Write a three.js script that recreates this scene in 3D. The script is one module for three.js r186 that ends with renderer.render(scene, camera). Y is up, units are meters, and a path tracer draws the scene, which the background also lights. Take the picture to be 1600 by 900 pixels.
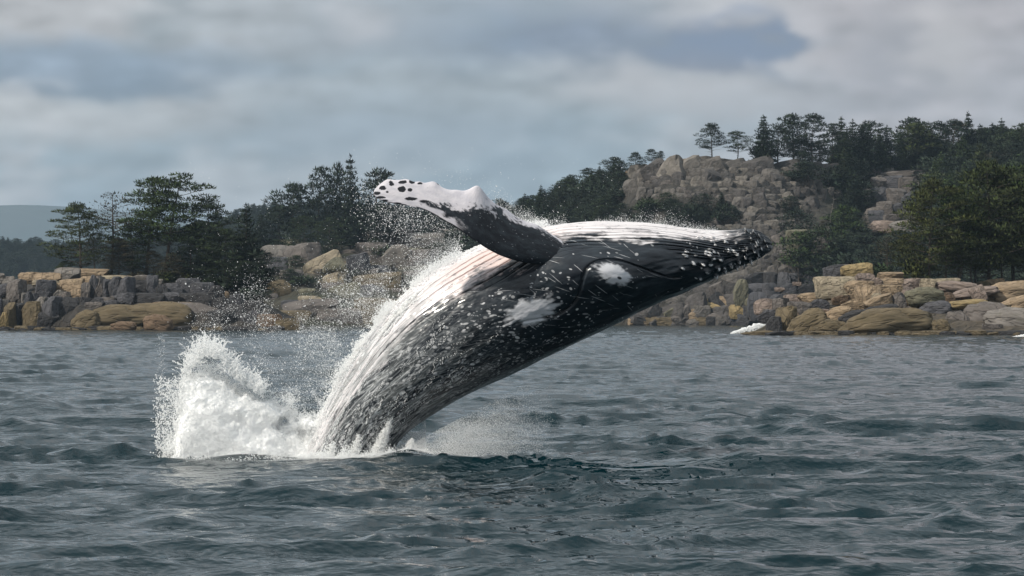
import * as THREE from 'three';
import { mergeGeometries, mergeVertices, toCreasedNormals } from 'three/addons/utils/BufferGeometryUtils.js';
import { ImprovedNoise } from 'three/addons/math/ImprovedNoise.js';

// ---------------------------------------------------------------- camera, sky, sun, exposure
const scene = new THREE.Scene();
const EYE = 2.8, FOCAL = 4800, HORIZON = 495;          // metres above the sea, focal length and horizon line in photograph pixels
const camera = new THREE.PerspectiveCamera(2 * Math.atan(450 / FOCAL) * 180 / Math.PI, 16 / 9, 0.5, 60000);
camera.position.set(0, EYE, 0);
camera.lookAt(0, EYE + (HORIZON - 450) / FOCAL * 100, -100);

const renderer = new THREE.WebGLRenderer({ antialias: true });
renderer.toneMapping = THREE.LinearToneMapping;
renderer.toneMappingExposure = 1.1;
renderer.shadowMap.enabled = true;

const SUN_DIR = new THREE.Vector3(-0.62, 0.68, 0.4).normalize();
const sun = new THREE.DirectionalLight(new THREE.Color(1, 0.93, 0.83), 3.9);
sun.position.copy(SUN_DIR).multiplyScalar(400).add(new THREE.Vector3(0, 0, -60));
sun.target.position.set(0, 0, -60);
sun.castShadow = true;
sun.shadow.radius = 3;
sun.shadow.mapSize.set(2048, 2048);
Object.assign(sun.shadow.camera, { left: -700, right: 700, top: 700, bottom: -700, near: 1, far: 2500 });
scene.add(sun, sun.target);

// ---------------------------------------------------------------- small tools
function rng(seed) {
  let a = seed >>> 0;
  return () => { a = (a + 0x6D2B79F5) | 0; let t = Math.imul(a ^ (a >>> 15), 1 | a); t = (t + Math.imul(t ^ (t >>> 7), 61 | t)) ^ t; return ((t ^ (t >>> 14)) >>> 0) / 4294967296; };
}
const noiseGen = new ImprovedNoise();
const N3 = (x, y, z) => noiseGen.noise(x, y, z);
function fbm(x, y, z, o = 4) { let s = 0, a = 0.5, f = 1; for (let i = 0; i < o; i++) { s += a * N3(x * f + i * 17.3, y * f - i * 9.1, z * f + i * 5.7); a *= 0.5; f *= 2.03; } return s; }
const clamp = (x, a = 0, b = 1) => Math.min(b, Math.max(a, x));
const sstep = (a, b, x) => { const t = clamp((x - a) / (b - a)); return t * t * (3 - 2 * t); };
const mix = (a, b, t) => a + (b - a) * t;
const mix3 = (a, b, t) => [mix(a[0], b[0], t), mix(a[1], b[1], t), mix(a[2], b[2], t)];
const P = (x, y, d) => new THREE.Vector3((x - 800) / FOCAL * d, EYE + (HORIZON - y) / FOCAL * d, -d);   // a place seen in the photograph, d metres off
const seaY = (d) => HORIZON + EYE * FOCAL / d;
const seaD = (y) => EYE * FOCAL / (y - HORIZON);
const taken = new Map();
function numbered(n) { const k = taken.get(n) ?? 0; taken.set(n, k + 1); return k ? n + '_' + String(k).padStart(3, '0') : n; }
function tag(o, label, category, group, kind) {
  o.userData = { label, category };
  if (group) o.userData.group = group;
  if (kind) o.userData.kind = kind;
  return o;
}
function shade(o) { o.traverse((m) => { if (m.isMesh) { m.castShadow = true; m.receiveShadow = true; } }); return o; }
function mesh(name, geo, mat, parent = scene) {
  const m = new THREE.Mesh(geo, mat); m.name = parent === scene ? numbered(name) : name; m.castShadow = m.receiveShadow = true; parent.add(m); return m;
}
function group(name, pos) { const g = new THREE.Group(); g.name = numbered(name); if (pos) g.position.copy(pos); scene.add(g); return g; }
function dataTex(w, h, fill, srgb = true) {
  const d = new Uint8Array(w * h * 4);
  for (let j = 0, k = 0; j < h; j++) for (let i = 0; i < w; i++, k += 4) {
    const c = fill((i + 0.5) / w, (j + 0.5) / h, i, j);
    for (let q = 0; q < 3; q++) { let v = clamp(c[q]); if (srgb) v = v <= 0.0031308 ? v * 12.92 : 1.055 * v ** (1 / 2.4) - 0.055; d[k + q] = Math.round(v * 255); }
    d[k + 3] = 255;
  }
  const t = new THREE.DataTexture(d, w, h, THREE.RGBAFormat);
  t.magFilter = THREE.LinearFilter; t.minFilter = THREE.LinearMipmapLinearFilter; t.generateMipmaps = true;
  t.wrapS = t.wrapT = THREE.RepeatWrapping;
  if (srgb) t.colorSpace = THREE.SRGBColorSpace;
  t.needsUpdate = true;
  return t;
}
// linear interpolation through [x, a, b, ...] rows
function rows(table) {
  return (x) => {
    if (x <= table[0][0]) return table[0].slice(1);
    for (let i = 1; i < table.length; i++) if (x <= table[i][0]) {
      const t = (x - table[i - 1][0]) / (table[i][0] - table[i - 1][0]), s = t * t * (3 - 2 * t) * 0.6 + t * 0.4;
      return table[i].slice(1).map((v, k) => mix(table[i - 1][k + 1], v, s));
    }
    return table[table.length - 1].slice(1);
  };
}
function spline(pts) {      // Catmull-Rom through points, parameter 0..1
  const c = new THREE.CatmullRomCurve3(pts.map(([x, y, z = 0]) => new THREE.Vector3(x, y, z)), false, 'centripetal');
  const v = new THREE.Vector3();
  return (t) => c.getPoint(clamp(t), v).clone();
}

// ---------------------------------------------------------------- the sky: broken grey cloud with bluer gaps
{
  const W = 4096, H = 2048, data = new Float32Array(W * H * 4);
  const blue = [0.25, 0.305, 0.342], grey = [0.38, 0.385, 0.395], dark = [0.115, 0.155, 0.23], warm = [0.36, 0.345, 0.365];
  for (let j = 0; j < H; j++) {
    const el = ((j + 0.5) / H - 0.5) * Math.PI;
    if (el < -0.02) { for (let i = 0; i < W; i++) { const k = (j * W + i) * 4; data[k] = 0.2; data[k + 1] = 0.23; data[k + 2] = 0.26; data[k + 3] = 1; } continue; }
    const high = el > 0.35, ce = Math.cos(el), se = Math.sin(el);
    for (let i = 0; i < W; i++) {
      const k = (j * W + i) * 4;
      const fz = Math.cos(((i + 0.5) / W - 0.5) * 2 * Math.PI + Math.PI / 2);
      if ((high && (i & 3)) || (fz < 0.85 && (i & 1))) { data[k] = data[k - 4]; data[k + 1] = data[k - 3]; data[k + 2] = data[k - 2]; data[k + 3] = 1; continue; }
      const az = ((i + 0.5) / W - 0.5) * 2 * Math.PI;          // three: direction x = cos(az), z = sin(az)
      const dx = ce * Math.cos(az), dz = ce * Math.sin(az);
      const f = 13, n = fbm(dx * f + 3.1, se * f * 2.7, dz * f, 4), n2 = fbm(dx * 34 + 9, se * 100, dz * 34 + 2, 3);
      let m = sstep(-0.2, 0.22, n + 0.45 * n2);
      let c = mix3(blue, grey, m);
      if (dz < -0.3 && se < 0.3) {
        const x = 800 + FOCAL * dx / -dz, y = HORIZON - FOCAL * se / ce / (-dz / ce);
        const n3 = fbm(dx * 70 + 4, se * 190, dz * 70 + 7, 4), w = 75 * n2 + 50 * n + 40 * n3;
        const blob = (cx, cy, rx, ry, soft = 0.55) => sstep(1 + soft, 1 - soft, Math.hypot((x + w * 1.2 - cx) / rx, (y + w * 0.5 - cy) / ry));
        // the cloud bank seen over the hill, the flat-based cloud at the left, and the bluer opening under them
        const right = sstep(950, 1350, x) * sstep(2600, 1900, x);
        c = mix3(c, warm, 0.75 * right);
        c = mix3(c, blue, 0.7 * blob(700, 170, 420, 170, 0.8));
        c = mix3(c, grey, 0.6 * blob(430, 20, 260, 70, 0.7));
        c = mix3(c, [0.19, 0.245, 0.31], 0.9 * blob(80, 112, 330, 42, 0.6));
        c = mix3(c, [0.385, 0.40, 0.41], 0.85 * blob(90, 185, 250, 34, 0.6));
        const bank = Math.max(blob(1120, 76, 135, 34, 0.3), 0.75 * blob(900, 62, 190, 42, 0.7), blob(1205, 62, 55, 50, 0.32));
        c = mix3(c, dark, 0.95 * bank);
        c = mix3(c, [0.44, 0.435, 0.44], 0.8 * blob(1140, 14, 110, 34, 0.6));
        const fl = 1 + 0.42 * n3 + 0.3 * n2; c = [c[0] * fl, c[1] * fl, c[2] * fl];
        c = mix3(c, [0.25, 0.26, 0.29], 0.7 * blob(1420, 90, 70, 60, 0.8));
        c = mix3(c, [0.50, 0.50, 0.51], 0.75 * blob(535, 28, 42, 26, 0.8));
        c = mix3(c, [0.24, 0.285, 0.345], 0.6 * blob(820, 40, 330, 60, 0.7) * (1 - bank));
        c = mix3(c, [0.23, 0.29, 0.35], 0.5 * blob(640, 215, 260, 40, 0.9));
        c = mix3(c, [0.47, 0.46, 0.46], 0.5 * blob(1470, 70, 46, 60, 0.8));
        c = mix3(c, [0.43, 0.42, 0.43], 0.6 * blob(1060, 140, 150, 40, 0.8));
      }
      const up = 1.12 + 0.75 * Math.sin(Math.max(0, el));
      data[k] = c[0] * up; data[k + 1] = c[1] * up; data[k + 2] = c[2] * up; data[k + 3] = 1;
    }
  }
  const sky = new THREE.DataTexture(data, W, H, THREE.RGBAFormat, THREE.FloatType);
  sky.mapping = THREE.EquirectangularReflectionMapping;
  sky.magFilter = THREE.LinearFilter; sky.needsUpdate = true;
  scene.background = sky; scene.environment = sky;
  scene.backgroundIntensity = 1; scene.environmentIntensity = 1;
}
scene.fog = new THREE.FogExp2(new THREE.Color(0.60, 0.80, 1.0), 0.000045);

// ---------------------------------------------------------------- the sea
const waterMat = (() => {
  const r = rng(11), parts = [];
  for (let i = 0; i < 70; i++) {
    const k = 5 * (2.2 ** (r() * 4)), a = (r() - 0.5) * 2.3;
    const kx = Math.round(k * Math.sin(a)), kz = Math.max(1, Math.round(k * Math.cos(a)));
    parts.push([kx * 2 * Math.PI, kz * 2 * Math.PI, r() * 6.283, 1 / Math.pow(Math.hypot(kx, kz), 1.05)]);
  }
  const W = 1024, h = new Float32Array(W * W); let lo = 1e9, hi = -1e9;
  for (let j = 0; j < W; j++) for (let i = 0; i < W; i++) {
    let s = 0; for (const [kx, kz, p, a] of parts) s += a * Math.sin(kx * i / W + kz * j / W + p);
    h[j * W + i] = s; lo = Math.min(lo, s); hi = Math.max(hi, s);
  }
  const bump = dataTex(W, W, (u, v, i, j) => { const t = (h[j * W + i] - lo) / (hi - lo); return [t, t, t]; }, false);
  return new THREE.MeshPhysicalMaterial({ name: 'sea water', color: new THREE.Color(0.0016, 0.0145, 0.0195), roughness: 0.07, ior: 1.33, bumpMap: bump, bumpScale: 0.07 });
})();
const WAVES = (() => {
  const r = rng(5), w = [];
  for (let i = 0; i < 84; i++) {
    const L = 0.42 * Math.pow(34, Math.pow(i / 83, 1.1));
    const a = (r() + r() - 1) * 0.95 + 0.12, k = 2 * Math.PI / L;
    const amp = 0.0041 * L * (L > 2 ? Math.pow(2 / L, 0.8) : 1) * (0.6 + 0.8 * r());
    w.push([k * Math.sin(a), k * Math.cos(a), r() * 6.283, amp, L, Math.sin(a), Math.cos(a)]);
  }
  return w;
})();
// single swells that the photograph shows: pixel x, y of the crest's foot, half width (px), height m, half depth m
const SWELLS = [[640, 727, 55, 0.20, 1.3], [560, 736, 160, 0.10, 1.6], [1215, 838, 150, 0.22, 1.1], [1060, 838, 110, 0.1, 0.8], [870, 768, 75, 0.13, 0.8], [170, 716, 110, 0.24, 1.5], [55, 646, 60, 0.34, 2.6], [1130, 664, 60, 0.26, 2.4], [975, 722, 130, 0.12, 1.6], [1160, 775, 90, 0.12, 0.9], [270, 818, 70, 0.12, 0.8], [480, 787, 90, 0.15, 0.9], [900, 868, 100, 0.11, 0.7], [930, 690, 90, 0.06, 1.5], [1270, 670, 60, 0.2, 2], [1400, 840, 90, 0.1, 0.7]];
const swellAt = SWELLS.map(([x, y, w, h, dz]) => { const d = seaD(y); return [(x - 800) / FOCAL * d, -d, w / FOCAL * d, h, dz]; });
// short sharp crests: width along and across, height, seed
const CRESTS = [[8.5, 3.4, 0.16, 20.1], [4.0, 1.3, 0.12, 5.6], [2.8, 0.85, 0.085, 33.3], [1.9, 0.52, 0.055, 7.7], [1.1, 0.3, 0.036, 12.9], [0.6, 0.19, 0.018, 17.3]];
function seaPoint(x0, z0, step, out) {
  let x = x0, y = 0, z = z0; const far0 = mix(2.2, 0.9, sstep(50, 200, -z0));
  const gust = 0.8 + 0.45 * Math.sin(x0 * 0.11 + 1.7 * Math.sin(z0 * 0.043)) * Math.sin(z0 * 0.071 + 0.6);
  for (const [kx, kz, p, a, L, sx, sz] of WAVES) {
    const lo = far0 * step; if (L < lo) continue;
    const q = a * sstep(lo, 1.8 * lo, L) * (L < 2.5 ? gust : 1), t = kx * x0 + kz * z0 + p, s = Math.sin(t), c = Math.cos(t);
    y += q * s; x += q * 0.8 * c * sx; z += q * 0.8 * c * sz;
  }
  for (const [sx, sz, h, seed] of CRESTS) {
    if (sz < 1.3 * step * Math.pow(far0 / 2.2, 1.6)) continue;
    const w = 0.5 * N3(x0 / sx * 0.5, seed + 7, z0 / sz * 0.5), m = sstep(-0.08, 0.38, N3(x0 / (sx * 2.3) + 9, seed + 3, z0 / (sz * 3.1)));
    if (m <= 0) continue;
    let v = N3(x0 / sx + w, seed, z0 / sz + 0.35 * w), e = Math.pow(Math.max(0, 1 - Math.abs(v) * 3.1), 2.2) * m * h; e *= 1.14 * mix(0.8, 1, sstep(36, 56, -z0)); y += e; z += 0.75 * e;
  }
  for (const [cx, cz, w, h, dz] of swellAt) {
    const u = (x0 - cx) / w, v = (z0 - cz - 0.5 * dz * u * u * 0.3) / dz;
    if (Math.abs(u) < 3 && Math.abs(v) < 3) { const e = Math.exp(-u * u * 1.3 - v * v * (v > 0 ? 2.6 : 1.0)); y += h * e; }
  }
  const far = sstep(250, 900, -z0);
  out.set(x, y * (1 - 0.35 * far), z);
}
{
  const zs = [400, 150, 60, 25, 5, -8, -16, -22, -26];
  const R0 = 29, R1 = 1250, NR = 1060; for (let i = 0; i <= NR; i++) zs.push(-R0 * Math.pow(R1 / R0, i / NR));
  zs.push(-1400, -1700, -2200, -3000, -4500, -7000);
  const as = [-4, -2, -1, -0.6, -0.42, -0.32, -0.26, -0.23, -0.21];
  const NA = 540; for (let i = 0; i <= NA; i++) as.push(mix(-0.192, 0.192, i / NA));
  as.push(0.21, 0.23, 0.26, 0.32, 0.42, 0.6, 1, 2, 4);
  const nr = zs.length, nc = as.length, pos = new Float32Array(nr * nc * 3), uv = new Float32Array(nr * nc * 2), idx = new Uint32Array((nr - 1) * (nc - 1) * 6), v = new THREE.Vector3();
  for (let j = 0, k = 0; j < nr; j++) {
    const z = zs[j], reach = Math.max(26, -z) , step = j > 0 ? Math.abs(zs[j] - zs[j - 1]) : 200;
    for (let i = 0; i < nc; i++, k++) {
      const da = Math.abs(as[i] - as[Math.max(0, i - 1)]) * reach;
      seaPoint(as[i] * reach, z, Math.max(step, i < 9 || i > nc - 10 ? da : step), v);
      if (z > -24) v.y = Math.min(v.y, 0.5);
      v.toArray(pos, k * 3); uv[k * 2] = as[i] * reach / 6.1; uv[k * 2 + 1] = z / 6.1;
    }
  }
  let q = 0;
  for (let j = 0; j < nr - 1; j++) for (let i = 0; i < nc - 1; i++) { const a = j * nc + i, b = a + 1, c = a + nc, d = c + 1; idx[q++] = a; idx[q++] = b; idx[q++] = c; idx[q++] = b; idx[q++] = d; idx[q++] = c; }
  const g = new THREE.BufferGeometry();
  g.setAttribute('position', new THREE.BufferAttribute(pos, 3)); g.setAttribute('uv', new THREE.BufferAttribute(uv, 2)); g.setIndex(new THREE.BufferAttribute(idx, 1));
  g.computeVertexNormals();
  tag(mesh('sea', g, waterMat), 'dark teal choppy sea reaching from the boat to the rocky shores', 'sea', null, 'structure');
}

// ---------------------------------------------------------------- the whale: one skin, swept through matched points of its belly line and its back line
const WD = 60;                                                    // metres from the boat to the whale
const bellyLine = spline([[452, 800], [461, 755], [473, 712], [492, 668], [522, 608], [560, 546], [605, 488], [650, 445], [700, 411], [755, 383], [810, 365], [865, 352], [920, 347], [980, 347], [1040, 352], [1095, 358], [1140, 360], [1166, 357], [1188, 361], [1203, 371], [1208, 378]]);
const backLine = spline([[560, 860], [575, 812], [592, 765], [622, 692], [690, 639], [752, 606], [800, 584], [845, 562], [885, 543], [925, 525], [965, 506], [1005, 486], [1040, 469], [1075, 454], [1105, 441], [1135, 427], [1162, 414], [1185, 405], [1200, 396], [1208, 390], [1210, 386]]);
const whaleFrame = (s) => {
  const U = bellyLine(s), L = backLine(s), c = U.clone().add(L).multiplyScalar(0.5), e = U.clone().sub(L), r = e.length() / 2;
  return { c, e: e.normalize(), r };
};
// pixel on the near flank -> (s, fraction from belly line to back line)
function skinAt(px, py) {
  let best = [0, 0], bd = 1e9;
  for (let i = 0; i <= 800; i++) {
    const s = i / 800, U = bellyLine(s), L = backLine(s), dx = L.x - U.x, dy = L.y - U.y, q = dx * dx + dy * dy;
    const f = ((px - U.x) * dx + (py - U.y) * dy) / q, d = Math.hypot(px - U.x - f * dx, py - U.y - f * dy);
    if (f > -0.1 && f < 1.1 && d < bd) { bd = d; best = [s, f]; }
  }
  return best;
}
const M_PX = WD / FOCAL;                                          // metres per photograph pixel at the whale
const whaleFrames = Array.from({ length: 401 }, (_, i) => whaleFrame(i / 400));
const frameAt = (s) => { const t = clamp(s) * 400, i = Math.min(399, Math.floor(t)), f = t - i, a = whaleFrames[i], b = whaleFrames[i + 1]; return { r: mix(a.r, b.r, f), x: mix(a.c.x, b.c.x, f), y: mix(a.c.y, b.c.y, f), ex: mix(a.e.x, b.e.x, f), ey: mix(a.e.y, b.e.y, f) }; };
const bodyLen = (() => { let l = 0; for (let i = 0; i < 400; i++) l += whaleFrames[i].c.distanceTo(whaleFrames[i + 1].c); return l * M_PX; })();
// knobs on the chin and the upper jaw
const knobs = (() => {
  const r = rng(77), out = [];
  const add = (px, py, h, w) => { const [s, f] = skinAt(px, py); out.push([s, Math.acos(clamp(1 - 2 * f, -1, 1)), h, w, r()]); };
  for (const [x, y, h, w] of [[1081, 413, .05, .075], [1096, 413, .06, .08], [1111, 404, .06, .09], [1124, 406, .07, .09], [1137, 393, .06, .08], [1133, 379, .05, .07], [1151, 397, .07, .09], [1154, 408, .06, .08], [1166, 388, .06, .08], [1164, 402, .06, .07], [1178, 392, .06, .08], [1183, 383, .06, .07], [1150, 380, .05, .07], [1190, 388, .05, .07], [1174, 374, .05, .07], [1196, 377, .05, .06], [1187, 370, .06, .07], [1167, 362, .08, .08], [1179, 364, .07, .07], [1200, 384, .05, .06], [1120, 420, .05, .08], [1141, 415, .06, .08], [1103, 425, .04, .08], [1172, 406, .06, .07], [1185, 398, .05, .07], [1107, 391, .04, .06], [1117, 384, .03, .05], [1085, 399, .035, .055], [1130, 424, .06, .08], [1117, 431, .05, .08], [1150, 417, .06, .07], [1162, 412, .05, .06], [1091, 436, .04, .08], [1070, 402, .03, .05], [1062, 420, .035, .06]]) add(x, y, h, w);
  for (let i = 0; i < 26; i++) add(1060 + 130 * r(), 372 + 58 * r(), 0.02 + 0.02 * r(), 0.035 + 0.03 * r());
  return out;
})();
const [SF, FF] = skinAt(898, 425), PHIF = Math.acos(1 - 2 * FF);            // root of the flipper
const [SE, FE] = skinAt(955, 428), PHIE = Math.acos(1 - 2 * FE);            // swelling behind the jaw
const [SC, FC] = skinAt(830, 486), PHIC = Math.acos(1 - 2 * FC);
const PHI0 = -0.16, S1150 = skinAt(1150, 368)[0];                                                        // the belly's middle is rolled a little away from us
const wrap = (p) => { while (p > Math.PI) p -= 2 * Math.PI; while (p < -Math.PI) p += 2 * Math.PI; return p; };
// which pleat a place on the skin belongs to: whole numbers are the grooves
function pleat(s, phi) {
  const a = wrap(phi - PHI0), side = Math.sign(a) || 1; let m = Math.abs(a);
  const ds = (s - SF) / 0.075, da = (phi - PHIF);
  m -= 1.0 * sstep(0.66, 0.9, s) * sstep(0.15, 1.1, m);
  if (side > 0) {
    const u = Math.exp(-ds * ds);
    m -= (da > -0.1 ? 0.55 : -0.35) * u * Math.exp(-Math.abs(da + 0.1) * 1.1);
    m += 0.22 * Math.exp(-(((s - SE) / 0.035) ** 2)) * Math.exp(-((phi - PHIE) ** 2) / 0.12);
    m += 0.35 * sstep(SF - 0.02, SF - 0.3, s) * sstep(0.5, 1.6, m);
  }
  return m * 8.2 + 0.55 * fbm(s * 9, phi * 2, 3.7, 2);
}
function pleatMask(s, phi) {
  const a = Math.abs(wrap(phi - PHI0));
  const top = 1.32 + 0.75 * sstep(0.63, 0.74, s) - 0.95 * sstep(0.80, 0.93, s) - 0.25 * sstep(0.4, 0.2, s);
  return sstep(top + 0.12, top - 0.12, a) * sstep(0.1, 0.24, s) * sstep(0.985, 0.95, s);
}
function skinLift(s, phi) {
  const arcScale = frameAt(s).r * M_PX; let h = 0;
  const mk = pleatMask(s, phi);
  if (mk > 0) {
    const g = pleat(s, phi), fr = g - Math.floor(g), e = Math.abs(fr - 0.5) * 2;          // e = 1 at a groove
    const depth = (0.056 + 0.034 * sstep(0.56, 0.68, s)) * (0.35 + 0.9 * sstep(-0.25, 0.2, N3(Math.floor(g + 0.5) * 5.3, s * 9, 6))) * Math.min(1, arcScale / 0.7);
    h += mk * depth * (0.16 * (1 - e * e) - 0.84 * sstep(mix(0.8, 0.68, sstep(0.66, 0.8, s)), 0.98, e)) * (0.45 + 0.55 * sstep(0.25, 0.42, s));
  }
  h += 0.05 * fbm(s * 14, phi * 3, 1.2, 3);
  h += 0.011 * fbm(s * 90, phi * 16, 4.2, 2) * sstep(0.7, 0.3, s);
  const near = wrap(phi) > 0 ? 1 : 0;
  if (near) {
    const d = Math.hypot((s - SE) * bodyLen, (phi - PHIE) * arcScale); h += 0.13 * Math.exp(-d * d / 0.13);
    const d2 = Math.hypot((s - SF) * bodyLen, (phi - PHIF) * arcScale); h += 0.2 * Math.exp(-d2 * d2 / 0.5);
    // the fold that runs from under the flipper, over the swelling and down towards the jaw
    const fold = phi - (PHIE - 0.12 - 0.16 * Math.cos((s - SE) * 34) + 0.42 * sstep(SE - 0.02, SE - 0.16, s) + 0.5 * sstep(SE + 0.02, SE + 0.1, s));
    h -= 0.045 * Math.exp(-((fold * arcScale / 0.03) ** 2)) * sstep(SE - 0.2, SE - 0.13, s) * sstep(SE + 0.12, SE + 0.07, s);
    // line of the mouth
    const mouth = phi - mix(2.05, 1.62, sstep(0.8, 1.0, s));
    h -= 0.045 * Math.exp(-((mouth * arcScale / 0.03) ** 2)) * sstep(0.74, 0.8, s) * sstep(1.0, 0.985, s);
  }
  for (const [ks, kp, kh, kw] of knobs) {
    if (Math.abs(s - ks) * bodyLen > 3 * kw) continue;
    const pm = near ? phi : -phi, d = Math.hypot((s - ks) * bodyLen, (pm - kp) * Math.max(arcScale, 0.12));
    if (d < kw * 2.4) h += 1.5 * kh * Math.exp(-d * d / (kw * kw * 0.42));
  }
  return h * sstep(1.0, 0.985, s) + 0;
}
function whaleSkin(s, phi, out) {
  const f = frameAt(s), r = f.r * M_PX * Math.sqrt(Math.max(0, 1 - (Math.max(0, s - 0.985) / 0.015) ** 2)), kd = 0.94 - 0.12 * sstep(0.75, 1, s), lift = skinLift(s, phi);
  const cp = Math.cos(phi), sp = Math.sin(phi), ra = r + lift, rd = r * kd + lift;
  const cx = (f.x - 800) * M_PX, cy = EYE + (HORIZON - f.y) * M_PX;
  out.set(cx + f.ex * ra * cp, cy - f.ey * ra * cp, -WD + rd * sp - 0.35 * sstep(0.6, 1, s));
}
const whaleGeo = (() => {
  const NS = 760, ph = [], v = new THREE.Vector3();
  for (let i = 0; i <= 470; i++) ph.push(mix(-0.55, 3.3, i / 470));
  for (let i = 1; i <= 60; i++) ph.push(mix(3.3, 2 * Math.PI - 0.55, i / 60));
  const nc = ph.length, pos = new Float32Array((NS + 1) * nc * 3), uv = new Float32Array((NS + 1) * nc * 2), idx = [];
  for (let j = 0, k = 0; j <= NS; j++) for (let i = 0; i < nc; i++, k++) {
    const t = j / NS, s = t < 0.9 ? t : t; whaleSkin(s, ph[i], v); v.toArray(pos, k * 3);
    uv[k * 2] = s * 0.98 + 0.01; uv[k * 2 + 1] = (ph[i] + 0.55) / (2 * Math.PI);
    if (j < NS && i < nc - 1) { const a = k, b = k + 1, c = k + nc, d = c + 1; idx.push(a, c, b, b, c, d); }
  }
  const g = new THREE.BufferGeometry();
  g.setAttribute('position', new THREE.BufferAttribute(pos, 3)); g.setAttribute('uv', new THREE.BufferAttribute(uv, 2)); g.setIndex(idx);
  g.computeVertexNormals();
  return g;
})();
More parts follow.
